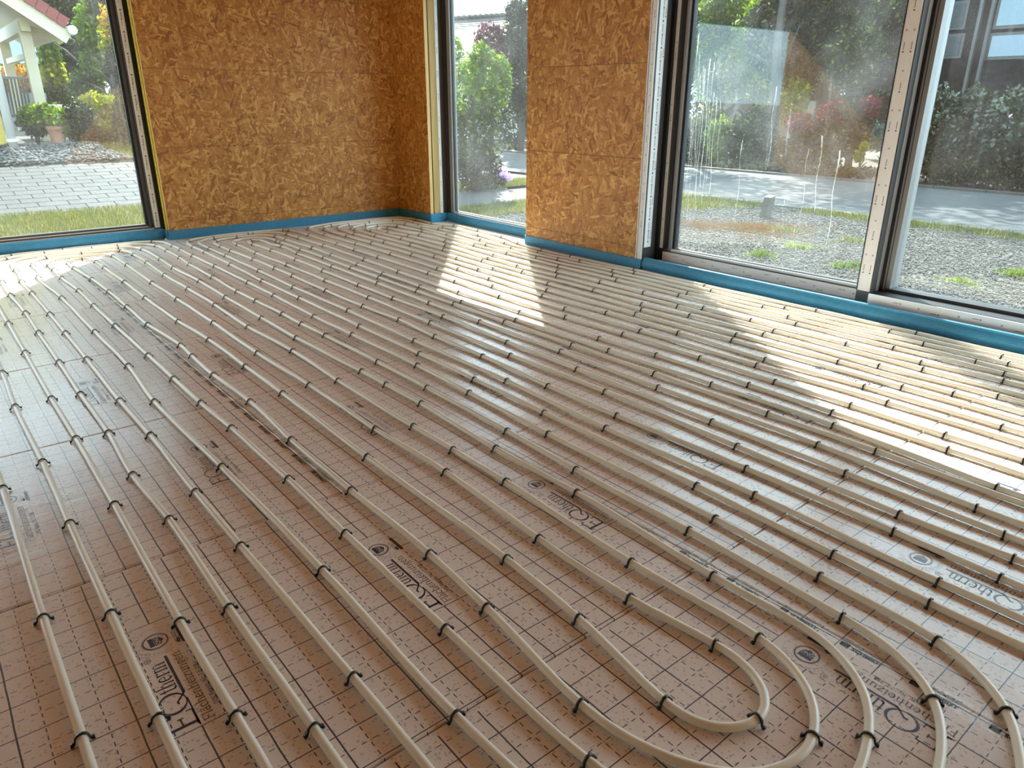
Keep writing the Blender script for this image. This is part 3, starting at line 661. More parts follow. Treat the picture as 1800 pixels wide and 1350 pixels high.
# ------------------------------------------------------------------ heating pipes with clips
XK = [0.03, 0.16, 0.29, 0.40, 0.52, 0.645, 0.77, 0.915, 1.065, 1.20, 1.34, 1.465, 1.59, 1.715, 1.825, 1.92, 2.045, 2.17, 2.29, 2.41, 2.51, 2.60, 2.73, 2.86, 2.99, 3.11, 3.23, 3.34, 3.445, 3.545, 3.65, 3.775, 3.875, 3.965, 4.05, 4.125]
CLIPS=[
[(0.028,1.38),(0.028,1.84),(0.032,2.66)],
[(0.16,1.34),(0.16,1.77),(0.161,2.29),(0.164,2.8),(0.158,3.44),(0.168,3.94)],
[(0.286,1.25),(0.284,1.63),(0.291,2.32),(0.293,2.94),(0.29,3.45),(0.294,4.22),(0.296,4.88)],
[(0.397,1.11),(0.395,1.6),(0.4,2.12),(0.385,2.5),(0.399,2.93),(0.396,3.43),(0.4,3.96),(0.401,4.56),(0.405,5.07),(0.392,5.63),(0.394,6.09)],
[(0.525,1.2),(0.517,1.85),(0.514,2.25),(0.518,2.79),(0.51,3.24),(0.514,3.92),(0.514,4.47),(0.513,4.96),(0.508,5.59),(0.503,6.04)],
[(0.639,0.96),(0.647,1.61),(0.639,2.38),(0.621,3.14),(0.647,3.68),(0.642,4.4),(0.637,5.34),(0.612,6.1)],
[(0.774,0.713),(0.773,1.2),(0.778,1.73),(0.783,2.14),(0.779,2.67),(0.767,3.01),(0.765,3.37),(0.762,3.79),(0.756,4.46),(0.755,5.01),(0.76,5.48),(0.74,5.98),(0.742,6.29)],
[(0.865,0.83),(0.897,1.19),(0.914,1.48),(0.911,1.95),(0.916,2.42),(0.935,2.88),(0.921,3.3),(0.927,3.64),(0.936,3.85),(0.903,4.36),(0.908,4.84),(0.91,5.33),(0.899,5.79),(0.873,6.27)],
[(1.005,0.71),(1.047,1.01),(1.067,1.32),(1.068,2.11),(1.078,2.88),(1.079,3.32),(1.081,3.86),(1.058,4.31),(1.052,5.01),(1.056,5.54),(1.051,6.15)],
[(1.235,0.76),(1.203,1),(1.203,1.35),(1.223,1.85),(1.208,2.31),(1.211,2.91),(1.196,3.47),(1.204,4.17),(1.202,4.85),(1.199,5.42),(1.207,6.15)],
[(1.335,0.71),(1.322,1.09),(1.339,1.66),(1.339,1.98),(1.335,2.25),(1.337,2.88),(1.35,3.41),(1.327,3.96),(1.342,4.55),(1.34,5.07),(1.334,5.6),(1.353,6.15)],
[(1.448,0.92),(1.473,1.46),(1.465,1.89),(1.483,2.41),(1.48,2.69),(1.477,2.91),(1.454,3.59),(1.455,4.09),(1.459,4.7),(1.47,5.24),(1.455,5.83),(1.469,6.22)],
[(1.55,0.62),(1.575,1.09),(1.578,1.57),(1.593,1.97),(1.601,2.54),(1.603,2.99),(1.593,3.54),(1.585,3.82),(1.584,4.09),(1.576,4.48),(1.569,4.8),(1.583,5.32),(1.589,5.87),(1.606,6.18)],
[(1.66,0.43),(1.67,0.73),(1.691,1.09),(1.698,1.85),(1.712,2.39),(1.726,2.83),(1.714,3.47),(1.708,3.93),(1.718,4.53),(1.722,5),(1.72,5.68),(1.71,6.2)],
[(1.783,0.49),(1.796,0.77),(1.811,1.24),(1.822,2.02),(1.826,2.5),(1.827,2.97),(1.822,3.57),(1.819,4.37),(1.816,4.98),(1.834,5.67),(1.84,6.29)],
[(1.893,0.52),(1.912,1.09),(1.909,1.76),(1.929,2.39),(1.921,3.16),(1.922,3.9),(1.912,4.69),(1.921,5.31),(1.923,6.03)],
[(2.037,0.43),(2.046,0.7),(2.047,1.22),(2.031,1.8),(2.033,2.23),(2.051,2.74),(2.045,3.16),(2.061,3.55),(2.041,3.95),(2.04,4.45),(2.047,4.99),(2.048,5.33),(2.043,5.74),(2.027,6.22)],
[(2.166,0.44),(2.155,0.75),(2.168,1.34),(2.181,2.02),(2.167,2.66),(2.168,3.38),(2.172,4.1),(2.169,4.72),(2.169,5.38),(2.155,5.97)],
[(2.28,0.5),(2.283,0.98),(2.281,1.53),(2.284,2.3),(2.286,2.82),(2.3,3.44),(2.286,3.99),(2.287,4.46),(2.296,5.02),(2.306,5.54),(2.301,6.01)],
[(2.383,0.61),(2.417,1.16),(2.399,1.91),(2.402,2.54),(2.402,3.23),(2.403,3.75),(2.41,4.42),(2.415,5.11),(2.418,5.76),(2.44,6.14)],
[(2.529,0.99),(2.524,1.44),(2.521,2.02),(2.517,2.59),(2.508,3.12),(2.51,3.63),(2.504,4.06),(2.504,4.56),(2.502,4.99),(2.511,5.46),(2.512,5.9)],
[(2.574,0.61),(2.622,1.2),(2.617,1.79),(2.601,2.39),(2.59,3.13),(2.581,3.66),(2.593,4.16),(2.594,4.66),(2.598,5.07),(2.605,5.53),(2.614,5.89)],
[(2.747,0.84),(2.74,1.28),(2.744,1.68),(2.735,2.2),(2.713,2.57),(2.713,3.23),(2.701,3.86),(2.714,4.65),(2.73,5.2),(2.741,5.95)],
[(2.871,0.64),(2.869,0.9),(2.873,1.26),(2.87,1.61),(2.874,2.03),(2.866,2.54),(2.85,2.98),(2.845,3.61),(2.863,4.12),(2.86,4.45),(2.863,5.2),(2.861,5.6),(2.865,5.93)],
[(3.019,1.19),(2.997,1.8),(2.985,2.52),(2.97,3.12),(2.979,3.84),(2.998,4.54),(3.007,5.26),(3.003,5.85)],
[(3.124,0.79),(3.127,1.33),(3.101,1.81),(3.119,2.36),(3.105,2.9),(3.081,3.44),(3.102,4.04),(3.109,4.44),(3.126,5.11),(3.122,5.77),(3.114,6.25)],
[(3.249,1.22),(3.236,2.1),(3.217,2.76),(3.197,3.54),(3.219,4.33),(3.234,4.95),(3.238,5.76)],
[(3.352,1.05),(3.357,1.59),(3.34,2.14),(3.321,2.8),(3.327,3.66),(3.328,4.28),(3.331,4.78),(3.351,5.5),(3.336,6.09)],
[(3.468,0.91),(3.446,1.43),(3.465,2.05),(3.443,2.54),(3.419,2.9),(3.439,3.34),(3.428,4.06),(3.439,4.57),(3.454,5.15),(3.454,5.83)],
[(3.564,1.28),(3.566,2.06),(3.555,2.72),(3.532,3.79),(3.527,4.25),(3.531,4.62),(3.563,5.27),(3.571,5.9),(3.525,6.2)],
[(3.689,0.97),(3.663,1.32),(3.651,1.69),(3.65,2.26),(3.645,2.6),(3.648,3.07),(3.646,3.48),(3.638,3.92),(3.643,4.68),(3.689,5.46),(3.679,5.88)],
[(3.8,1),(3.784,1.5),(3.785,2.06),(3.783,2.89),(3.776,3.44),(3.767,4.03),(3.775,4.67),(3.78,5.13),(3.818,6.04)],
[(3.874,1.15),(3.876,2.16),(3.868,2.88),(3.878,3.58),(3.847,4.39),(3.871,5.08),(3.876,5.7),(3.909,6.18)],
[(3.972,1.04),(3.972,1.43),(3.956,2.38),(3.967,3.65),(3.941,4.24),(3.943,4.83),(3.975,5.3),(4.01,6.03)],
[(4.057,1.11),(4.051,1.65),(4.044,2.28),(4.051,2.83),(4.052,3.53),(4.023,4.08),(4.011,4.56),(4.058,5.05),(4.107,5.51),(4.111,6.1)],
[(4.134,1.55),(4.142,2.13),(4.129,2.96),(4.122,3.59),(4.091,4.25),(4.088,4.6),(4.141,4.98),(4.226,5.31),(4.262,5.72),(4.25,6.13)],
]
TOP_CLIPS=[(1.35,6.55),(1.27,6.75),(1.47,6.75),(1.2,6.58),(1.07,6.44),(0.86,6.52),(0.46,6.68),(0.48,6.48),(0.61,6.61),(0.73,6.49),(1.56,6.84),(1.61,6.56),(1.6,7.04),(1.35,7.07),(1.02,6.87),(1.0,6.62),(0.75,6.87),(0.52,7.03),(0.57,7.13),(0.79,7.08),(0.94,7.15),(1.15,7.08),(1.32,6.92),(1.72,6.74),(1.81,6.59),(1.91,6.43),(2.02,6.45),(2.13,6.45),(2.23,6.39),(2.48,6.4),(2.53,6.32),(2.59,6.65),(2.73,6.7),(2.8,6.85),(2.85,6.99),(2.62,6.43),(2.75,6.43),(2.34,6.57),(2.3,6.79),(2.44,6.9),(2.49,6.96),(2.1,6.94),(2.03,6.79),(2.11,6.72),(1.89,6.88),(2.86,6.51),(3.04,6.84),(3.0,6.45),(1.72,6.52),(3.9,6.73),(4.11,6.68),(4.07,6.55),(3.89,6.5),(3.79,6.43),(3.67,6.41),(3.63,6.63),(4.0,6.33),(4.17,6.39),(3.44,6.38),(3.56,6.76),(3.67,6.87),(3.43,6.86),(3.32,6.65),(3.18,6.72),(3.26,6.92),(3.37,6.5),(3.23,6.31)]

TOP_CLIPS += [(1.12, .552), (1.165, .462), (1.25, .392), (1.455, .352), (1.545, .243)]
PR = .0100                         # pipe radius
def spline(P, step):
    """Catmull-Rom through P, resampled"""
    P = [Vector((*p, 0)) for p in P]; out = []
    Q = [P[0] * 2 - P[1]] + P + [P[-1] * 2 - P[-2]]
    for i in range(1, len(Q) - 2):
        p0, p1, p2, p3 = Q[i - 1:i + 3]; L = (p2 - p1).length
        n = max(1, int(L / step))
        t0 = 0; t1_ = max(1e-4, (p1 - p0).length ** .5); t2_ = t1_ + max(1e-4, L ** .5); t3_ = t2_ + max(1e-4, (p3 - p2).length ** .5)
        for k in range(n):
            t = t1_ + (t2_ - t1_) * k / n
            A1 = p0 * ((t1_ - t) / t1_) + p1 * (t / t1_)
            A2 = p1 * ((t2_ - t) / (t2_ - t1_)) + p2 * ((t - t1_) / (t2_ - t1_))
            A3 = p2 * ((t3_ - t) / (t3_ - t2_)) + p3 * ((t - t2_) / (t3_ - t2_))
            B1 = A1 * ((t2_ - t) / t2_) + A2 * (t / t2_)
            B2 = A2 * ((t3_ - t) / (t3_ - t1_)) + A3 * ((t - t1_) / (t3_ - t1_))
            out.append(B1 * ((t2_ - t) / (t2_ - t1_)) + B2 * ((t - t1_) / (t2_ - t1_)))
    out.append(P[-1]); return out
def straight(k, lo=None):
    r = [p for p in CLIPS[k] if p[1] < 6.33]
    x = XK[k]
    if r and r[-1][1] < 6.15: r = r + [(x if k < 35 else 4.165, 6.27)]
    if not r: r = [(x, 1.0), (x, 6.2)]
    if lo is not None and r[0][1] > lo + .15: r = [(x, lo)] + r
    return r
def top_bend(a, b, y):             # points from run a over the far bend to run b (a < b)
    xa = straight(a)[-1][0]; xb = straight(b)[-1][0]
    wd = xb - xa; cx = (xa + xb) / 2; h = min(wd / 2, .34) ; y0 = y - h
    P = []
    p = .92 if wd < .4 else .62
    for i in range(13):
        t = PI - PI * i / 12; c, s = math.cos(t), math.sin(t)
        P.append((cx + wd / 2 * math.copysign(abs(c) ** p, c), y0 + h * abs(s) ** p))
    if y0 < 6.36: P = [q for q in P if q[1] > 6.30]
    return P
NEAR = {  # bends close to the camera, from the left run to the right run
 (8, 9): [(1.003, .70), (1.004, .655), (1.022, .608), (1.058, .574), (1.116, .553), (1.162, .564), (1.198, .596), (1.226, .646), (1.238, .706)],
 (7, 10): [(.862, .82), (.872, .70), (.909, .594), (.98, .50), (1.088, .455), (1.166, .463), (1.21, .485), (1.252, .515), (1.285, .557), (1.318, .622)],
 (6, 11): [(.774, .713), (.80, .58), (.88, .45), (1.0, .375), (1.12, .362), (1.248, .394), (1.315, .425), (1.37, .466), (1.42, .539), (1.445, .60)],
 (5, 12): [(.655, .70), (.69, .48), (.80, .33), (.96, .262), (1.12, .252), (1.29, .276), (1.384, .311), (1.454, .351), (1.496, .401), (1.537, .482), (1.555, .60)],
 (4, 13): [(.53, .72), (.56, .42), (.68, .22), (.9, .135), (1.15, .122), (1.32, .145), (1.452, .195), (1.541, .242), (1.60, .309), (1.65, .42)],
}
def near_bend(a, b, y):
    if (a, b) in NEAR: return NEAR[(a, b)]
    wd = XK[b] - XK[a]; cx = (XK[a] + XK[b]) / 2; h = min(wd / 2, .3)
    P = []
    for i in range(11):
        t = PI + PI * i / 10; c, s = math.cos(t), math.sin(t)
        P.append((cx + wd / 2 * math.copysign(abs(c) ** .7, c), y + h - h * abs(s) ** .7))
    return P
clip_me = None
def clip_mesh():
    m = MB(); R = PR + .0016
    pts = [(-.0185, 0, .0008), (-R - .0016, 0, .004)] + [(R * math.cos(a), 0, PR + R * math.sin(a)) for a in [PI - PI * i / 7 for i in range(8)]] + [(R + .0016, 0, .004), (.0185, 0, .0008)]
    v = []; f = []
    n = len(pts)
    for i, p in enumerate(pts):
        d = Vector(pts[min(i + 1, n - 1)]) - Vector(pts[max(i - 1, 0)]); d.normalize(); nn = Vector((-d.z, 0, d.x))
        if nn.dot(Vector(p) - Vector((0, 0, PR))) < 0: nn = -nn
        e = .0030 if 0 < i < n - 1 else .004
        for sy, q in ((-.0030, 0), (.0030, 0), (.0030, 1), (-.0030, 1)): v.append(Vector(p) + Vector((0, sy * (1.5 if i in (0, n - 1) else 1), 0)) + nn * (e * q))
    for i in range(n - 1):
        for k in range(4): f.append((i * 4 + k, i * 4 + (k + 1) % 4, i * 4 + 4 + (k + 1) % 4, i * 4 + 4 + k))
    f += [(3, 2, 1, 0), tuple((n - 1) * 4 + k for k in range(4))]
    m.add(v, f)
    for sx in (-1, 1):             # barbed feet
        m.box(min(sx * .0165, sx * .022), max(sx * .0165, sx * .022), -.0046, .0046, .0006, .0062)
    return m.mesh('clip', M['clip'], True)
clip_me = clip_mesh()

PATHS = []
def heating_pipe(label, chain, tops, nears, lo0=None, lo1=None, extra_start=None, extra_end=None):
    """chain of runs joined alternately by far and near bends; starts going away from the camera"""
    P = list(extra_start or [])
    up = True
    for i, k in enumerate(chain):
        lo = lo0 if i == 0 else lo1 if i == len(chain) - 1 else None
        if (i == 0 or i == len(chain) - 1): r = straight(k, lo)
        else:
            nb = chain[i - 1] if up else chain[i + 1]
            a, b = min(k, nb), max(k, nb); yb = nears.get((a, b), -.4) + .32 if (a, b) not in NEAR else None
            r = straight(k, yb) if yb is not None else straight(k)
            if yb is None:
                e = NEAR[(a, b)][0 if k == a else -1]; r = [q for q in r if q[1] > e[1] + .06]
        P += r if up else r[::-1]
        if i + 1 < len(chain):
            a, b = min(k, chain[i + 1]), max(k, chain[i + 1])
            B = top_bend(a, b, tops[(a, b)]) if up else near_bend(a, b, nears.get((a, b), -.4))
            P += B if k == a else B[::-1]
        up = not up
    P += list(extra_end or [])
    Q = [P[0]]
    for p in P[1:]:
        if math.hypot(p[0] - Q[-1][0], p[1] - Q[-1][1]) > .022: Q.append(p)
    S = spline(Q, .02)
    A = np.array([(p.x, p.y) for p in S])
    seg = np.r_[0, np.cumsum(np.hypot(*np.diff(A, axis=0).T))]; tt = np.linspace(0, seg[-1], int(seg[-1] / .022))
    A = np.stack([np.interp(tt, seg, A[:, 0]), np.interp(tt, seg, A[:, 1])], 1)
    for _ in range(7): A[1:-1] = A[1:-1] * .5 + (A[:-2] + A[2:]) * .25
    S = [Vector((x, y, 0)) for x, y in A]
    pts = [(p.x, p.y, PR + .0006 + .0022 * (1 - math.cos(i * .27)) * .5) for i, p in enumerate(S)]
    o = MB().tube(pts, PR, 12).build('heating_pipe', M['pipe'], smooth=True, label=label, cat='pipe', group='cream underfloor heating pipes')
    PATHS.append((o, np.array(pts)))
    return o
tA = dict(zip([(7, 8), (6, 9), (5, 10), (4, 11), (3, 12), (2, 13)], [6.63, 6.75, 6.88, 6.99, 7.08, 7.165]))
heating_pipe('cream heating pipe in a double spiral on the left, with U-bends in the lower foreground', [2, 13, 4, 11, 6, 9, 8, 7, 10, 5, 12, 3], tA, {}, -.6, -.6)
tB = dict(zip([(18, 19), (17, 20), (16, 21), (15, 22), (14, 23)], [6.60, 6.71, 6.82, 6.93, 7.02]))
heating_pipe('cream heating pipe of the middle loops, between left spiral and window pier', [14, 23, 16, 21, 18, 19, 20, 17, 22, 15], tB, {(16, 23): -.62, (18, 21): -.45, (19, 20): -.32, (17, 22): -.54}, -.6, -.6)
tC = dict(zip([(29, 30), (28, 31), (27, 32), (26, 33), (25, 34), (24, 35)], [6.47, 6.60, 6.72, 6.83, 6.93, 7.02]))
heating_pipe('cream heating pipe laid closest to the windows on the right', [24, 35, 26, 33, 28, 31, 30, 29, 32, 27, 34, 25], tC, {(26, 35): -.62, (28, 33): -.54, (30, 31): -.36, (29, 32): -.45, (27, 34): -.58}, -.6, -.6)
heating_pipe('cream heating pipe at the far left edge, outside the double spiral', [0, 1], {(0, 1): 6.6}, {}, -.6, -.6)
every = [p for r in CLIPS for p in r] + TOP_CLIPS
placed = []
for x, y in every:
    best = None
    for o, pa in PATHS:
        d = np.hypot(pa[:, 0] - x, pa[:, 1] - y); i = int(np.argmin(d))
        if best is None or d[i] < best[0]: best = (d[i], o, pa, i)
    if best[0] > .10: continue
    o, pa, i = best[1:]
    px, py = pa[i, 0], pa[i, 1]
    if any(abs(px - q[0]) < .03 and abs(py - q[1]) < .05 for q in placed): continue
    placed.append((px, py))
    d = pa[min(i + 1, len(pa) - 1)] - pa[max(i - 1, 0)]
    c = link('clip', clip_me, o); c.location = (px, py, pa[i, 2] - PR)
    c.rotation_euler = (0, 0, math.atan2(d[1], d[0]) - PI / 2 + random.uniform(-.12, .12))
# ------------------------------------------------------------------ outside: ground
def ground_z(x, y):
    """the plot is level east of the house and climbs gently behind it"""
    rise = -.12 if y < 10.4 else -.12 + (y - 10.4) * .15 if y < 13 else .27 + (y - 13) * .12 if y < 14.5 else .45 + (y - 14.5) * .03
    t = min(1, max(0, (x - 4.2) / 1.6)); t = t * t * (3 - 2 * t)
    return rise * (1 - t) + (-.15) * t
def patch(name, x0, x1, y0, y1, dz, mat, step=.5, edge=None, **k):
    nx = max(1, int((x1 - x0) / step)); ny = max(1, int((y1 - y0) / step)); v = []; f = []
    for j in range(ny + 1):
        for i in range(nx + 1):
            x = x0 + (x1 - x0) * i / nx; y = y0 + (y1 - y0) * j / ny
            if edge: x, y = edge(x, y, i / nx, j / ny)
            v.append((x, y, ground_z(x, y) + dz))
    for j in range(ny):
        for i in range(nx): f.append((j * (nx + 1) + i, j * (nx + 1) + i + 1, (j + 1) * (nx + 1) + i + 1, (j + 1) * (nx + 1) + i))
    return MB().add(v, f).build(name, mat, smooth=True, **k)
g = G('soil'); no = g.noise(g.coord(), 3, 5); n2 = g.noise(g.coord(), 40, 4)
M['soil'] = g.done(g.principled(g.mix(g.math('ADD', g.math('MULTIPLY', no, .6), g.math('MULTIPLY', n2, .4)), (0.056, 0.042, 0.0262), (0.119, 0.101, 0.07)), .9, Normal=g.bump(n2, .5, .03)))
g = G('gravel_bed'); vo = g.n('ShaderNodeTexVoronoi', {'Vector': g.coord(), 'Scale': 26.0}); no = g.noise(g.coord(), 2.5, 4)
M['gravel'] = g.done(g.principled(g.mix(no, g.mix(vo.outputs['Color'], (0.0533, 0.0498, 0.0445), (0.114, 0.107, 0.0954)), (0.0781, 0.0675, 0.0533)), .9, Normal=g.bump(vo.outputs['Distance'], 1.0, .04)))
g = G('asphalt'); no = g.noise(g.coord(), 120, 3); n2 = g.noise(g.coord(), .8, 4)
M['asphalt'] = g.done(g.principled(g.mix(n2, g.mix(no, (0.0226, 0.0235, 0.0253), (0.036, 0.0373, 0.0386)), (0.0347, 0.0355, 0.0368)), .8, Normal=g.bump(no, .25, .01)))
g = G('lawn_ground'); no = g.noise(g.coord(), 6, 5)
M['lawn'] = g.done(g.principled(g.mix(no, (0.0367, 0.0441, 0.011), (0.118, 0.103, 0.0404)), .9, Normal=g.bump(g.noise(g.coord(), 60, 4), .7, .03)))
M['concrete'] = plain('pale_concrete', (0.0725, 0.0679, 0.0612), .85)
M['paver'] = plain('grey_paver', (0.031, 0.0291, 0.0262), .8, .18)
M['paver2'] = plain('grey_paver_light', (0.0354, 0.033, 0.0304), .8, .18)

M['bark'] = wood_mat('bark', (.012, .010, .007), (.045, .035, .026), (25, 25, 4))
patch('ground', -40, 70, 7.5, 80, -.05, M['soil'], 1.5, kind='structure')
patch('ground', 4.6, 70, -40, 7.5, -.05, M['soil'], 1.5, kind='structure')
gy = patch('gravel_yard', 4.62, 9.25, -14, 7.35, -.012, M['gravel'], .25, kind='structure')
street = empty('street', (11.4, 0, -.15), kind='structure')
o = patch('asphalt_surface', 9.72, 13.3, -40, 70, -.008, M['asphalt'], 1.0); parent_to(o, street)
kb = MB().cbox(-.115, .115, -.095, .095, -.08, .012, .006); kbm = [kb.mesh('kerb_stone', M['concrete'])]
for k in range(75):
    for r_ in range(2):
        c = link('kerb_stone', kbm[0], street); c.location = (9.605 - .235 * r_, 8.2 - .195 * k - .09 * r_, -.15 + random.uniform(-.004, .004)); c.rotation_euler = (random.uniform(-.02, .02), random.uniform(-.02, .02), random.uniform(-.015, .015))
fk = MB().cbox(-.05, .05, -.39, .39, -.1, .03, .006).mesh('far_kerb', M['bark'])
for k in range(40):
    c = link('far_kerb', fk, street); c.location = (13.36, 24 - .8 * k, -.15)
# side path crossing in front of the narrow window, and the lawn strips beside it
def skew(x, y, s, t): return (x + (y - 8) * .72, y)
patch('side_path', 3.2, 6.6, 8.05, 9.75, -.02, M['asphalt'], .3, skew, kind='structure')
patch('lawn', 4.6, 8.6, 7.2, 8.05, -.01, M['lawn'], .25, kind='structure')
patch('lawn', 4.6, 9.3, 9.75, 10.6, -.01, M['lawn'], .25, skew, kind='structure')
patch('lawn', -6, 4.2, 7.55, 10.45, -.01, M['lawn'], .25, kind='structure')
# paved yard behind the left window: stone by stone
yard = empty('paved_yard', (2, 11.7, .08), kind='structure')
o = patch('sand_bed', -6, 4.6, 10.4, 13.05, -.04, M['paver'], .3); parent_to(o, yard)
pm = [MB().cbox(-.1645, .1645, -.1, .1, -.05, .008, .006).mesh('paving_stone', M[q]) for q in ('paver', 'paver2')]
nr = 13; cnt = 0
for j in range(nr):
    y = 10.52 + j * .203
    for i in range(17):
        x = -.55 + i * .333 + (j % 2) * .166
        c = link('paving_stone', pm[random.random() < .4], yard); c.location = (x, y, ground_z(x, y)); c.rotation_euler = (.15, 0, random.uniform(-.01, .01)); cnt += 1

# loose stones, grass
def scatter_stones(name, n, sampler, r0, r1, mats, flat=.6, seed=1, **k):
    rng = np.random.default_rng(seed)
    base = np.array([(1, 0, 0), (-1, 0, 0), (0, 1, 0), (0, -1, 0), (0, 0, 1), (0, 0, -1)], float)
    tri = np.array([(0, 2, 4), (2, 1, 4), (1, 3, 4), (3, 0, 4), (2, 0, 5), (1, 2, 5), (3, 1, 5), (0, 3, 5)])
    P = sampler(rng, n); n = len(P)
    s = rng.uniform(r0, r1, (n, 1, 1)) * rng.uniform(.65, 1.35, (n, 6, 1))
    a = rng.uniform(0, 2 * PI, n); ca, sa = np.cos(a), np.sin(a)
    V = base[None] * s; V[:, :, 2] *= flat
    X = V[:, :, 0] * ca[:, None] - V[:, :, 1] * sa[:, None]; Y = V[:, :, 0] * sa[:, None] + V[:, :, 1] * ca[:, None]
    V = np.stack([X, Y, V[:, :, 2]], 2) + P[:, None, :]
    F = (tri[None] + (np.arange(n) * 6)[:, None, None]).reshape(-1, 3)
    me = np_mesh(name, V.reshape(-1, 3), F, mats, np.repeat(rng.random(n), 6))
    return link(name, me, kind='stuff', **k)
def np_mesh(name, V, F, mat, tint=None):
    me = bpy.data.meshes.new(name); nv, nf, k = len(V), len(F), F.shape[1]
    me.vertices.add(nv); me.vertices.foreach_set('co', V.astype(np.float32).ravel())
    me.loops.add(nf * k); me.loops.foreach_set('vertex_index', F.astype(np.int32).ravel())
    me.polygons.add(nf); me.polygons.foreach_set('loop_start', np.arange(nf, dtype=np.int32) * k)
    me.materials.append(mat)
    if tint is not None:
        at = me.attributes.new('tint', 'FLOAT', 'POINT'); at.data.foreach_set('value', tint.astype(np.float32))
    me.update(calc_edges=True); me.validate(); return me
def tint_mat(name, stops, rough=.85):
    g = G(name); return g.done(g.principled(g.ramp(g.n('ShaderNodeAttribute', attribute_name='tint').outputs['Fac'], stops), rough))
M['stones'] = tint_mat('crushed_stone', [(0, (0.054, 0.0486, 0.0432)), (.5, (0.0945, 0.0846, 0.072)), (.85, (0.149, 0.135, 0.115)), (1, (0.117, 0.0765, 0.0495))])
M['pebble'] = tint_mat('river_pebble', [(0, (0.0241, 0.0241, 0.025)), (.5, (0.0607, 0.0601, 0.059)), (1, (0.109, 0.108, 0.104))])
gz = np.vectorize(ground_z)
def yard_s(rng, n):
    x = 4.7 + 4.5 * rng.random(n) ** 1.35; y = rng.uniform(-1.2, 7.3, n)
    return np.stack([x, y, np.full(n, -.155) + rng.random(n) * .01], 1)
scatter_stones('gravel', 60000, yard_s, .006, .016, M['stones'], seed=3, label='grey crushed gravel covering the yard outside the wide window', cat='gravel')
def peb_s(rng, n):
    x = rng.uniform(.2, 3.0, n); y = 13.05 + 1.5 * rng.random(n)
    x = np.where(x > 2.75, x - .3 * (y - 13), x)
    return np.stack([x, y, gz(x, y) + .02 + .05 * rng.random(n)], 1)
scatter_stones('river_pebbles', 2600, peb_s, .025, .05, M['pebble'], .55, seed=4, label='rounded grey pebbles in a bed beside the yellow house', cat='pebbles')

def blades(name, n, sampler, h0, h1, mat, seed=1, wd=.006, lean=.5, **k):
    rng = np.random.default_rng(seed); P = sampler(rng, n); n = len(P)
    h = rng.uniform(h0, h1, n); a = rng.uniform(0, 2 * PI, n); l = rng.uniform(.1, lean, n); b = rng.uniform(0, 2 * PI, n)
    d = np.stack([np.cos(a), np.sin(a), np.zeros(n)], 1) * wd
    t = np.stack([np.cos(b) * l * h, np.sin(b) * l * h, h], 1)
    V = np.stack([P - d, P + d, P + t], 1).reshape(-1, 3)
    F = np.arange(n * 3).reshape(-1, 3)
    return link(name, np_mesh(name, V, F, mat, np.repeat(rng.random(n), 3)), kind='stuff', **k)
M['grass'] = leaf_mat('grass', (0.0353, 0.0555, 0.00754), (0.102, 0.106, 0.0253), (0.222, 0.176, 0.0754), .35)
M['weed'] = leaf_mat('weed', (0.0404, 0.0707, 0.00754), (0.0863, 0.127, 0.0127), (0.162, 0.182, 0.0302), .45)
M['moss'] = leaf_mat('dry_moss', (0.138, 0.0631, 0.0202), (0.184, 0.0981, 0.0344), (0.172, 0.138, 0.0574), .2)
def rect_s(x0, x1, y0, y1, sk=False, noise=None):
    def f(rng, n):
        x = rng.uniform(x0, x1, n); y = rng.uniform(y0, y1, n)
        if sk: x = x + (y - 8) * .72
        return np.stack([x, y, gz(x, y) - .01], 1)
    return f
blades('grass', 30000, rect_s(.0, 3.0, 8.4, 10.55), .03, .085, M['grass'], 5, .005, label='sunlit short grass strip outside the left window', cat='grass')
blades('grass', 18000, rect_s(4.7, 7.8, 7.25, 8.1), .03, .08, M['grass'], 6, .005, label='grass strip outside the tall narrow window, nearest the glass', cat='grass')
blades('grass', 12000, rect_s(5.6, 9.2, 9.75, 10.6, True), .02, .06, M['grass'], 7, .006, label='narrow lawn strip beyond the path seen through the narrow window', cat='grass')
def kerb_s(rng, n):
    y = rng.uniform(-1.5, 7.6, n); x = 9.22 - np.abs(rng.normal(0, .16, n)) - .7 * (rng.random(n) < .25) * rng.random(n) * (y > 5.2)
    keep = (np.sin(y * 2.1) + np.sin(y * 5.3 + 1) * .6) > -.75
    return np.stack([x, y, np.full(n, -.155)], 1)[keep]
blades('grass', 14000, kerb_s, .02, .07, M['grass'], 8, .005, label='ragged grass fringe between gravel yard and kerb stones', cat='grass')
def tuft(cx, cy, r, n, mat, h, seed, label, cat='weed'):
    def f(rng, m):
        a = rng.uniform(0, 2 * PI, m); q = r * np.abs(rng.normal(0, .55, m)) * (1 + .5 * np.sin(3 * a + seed)); return np.stack([cx + q * np.cos(a), cy + q * np.sin(a) * 1.1, np.full(m, -.155)], 1)
    blades('weed_tuft', n, f, h * .5, h, mat, seed, .006, .9, label=label, cat=cat)
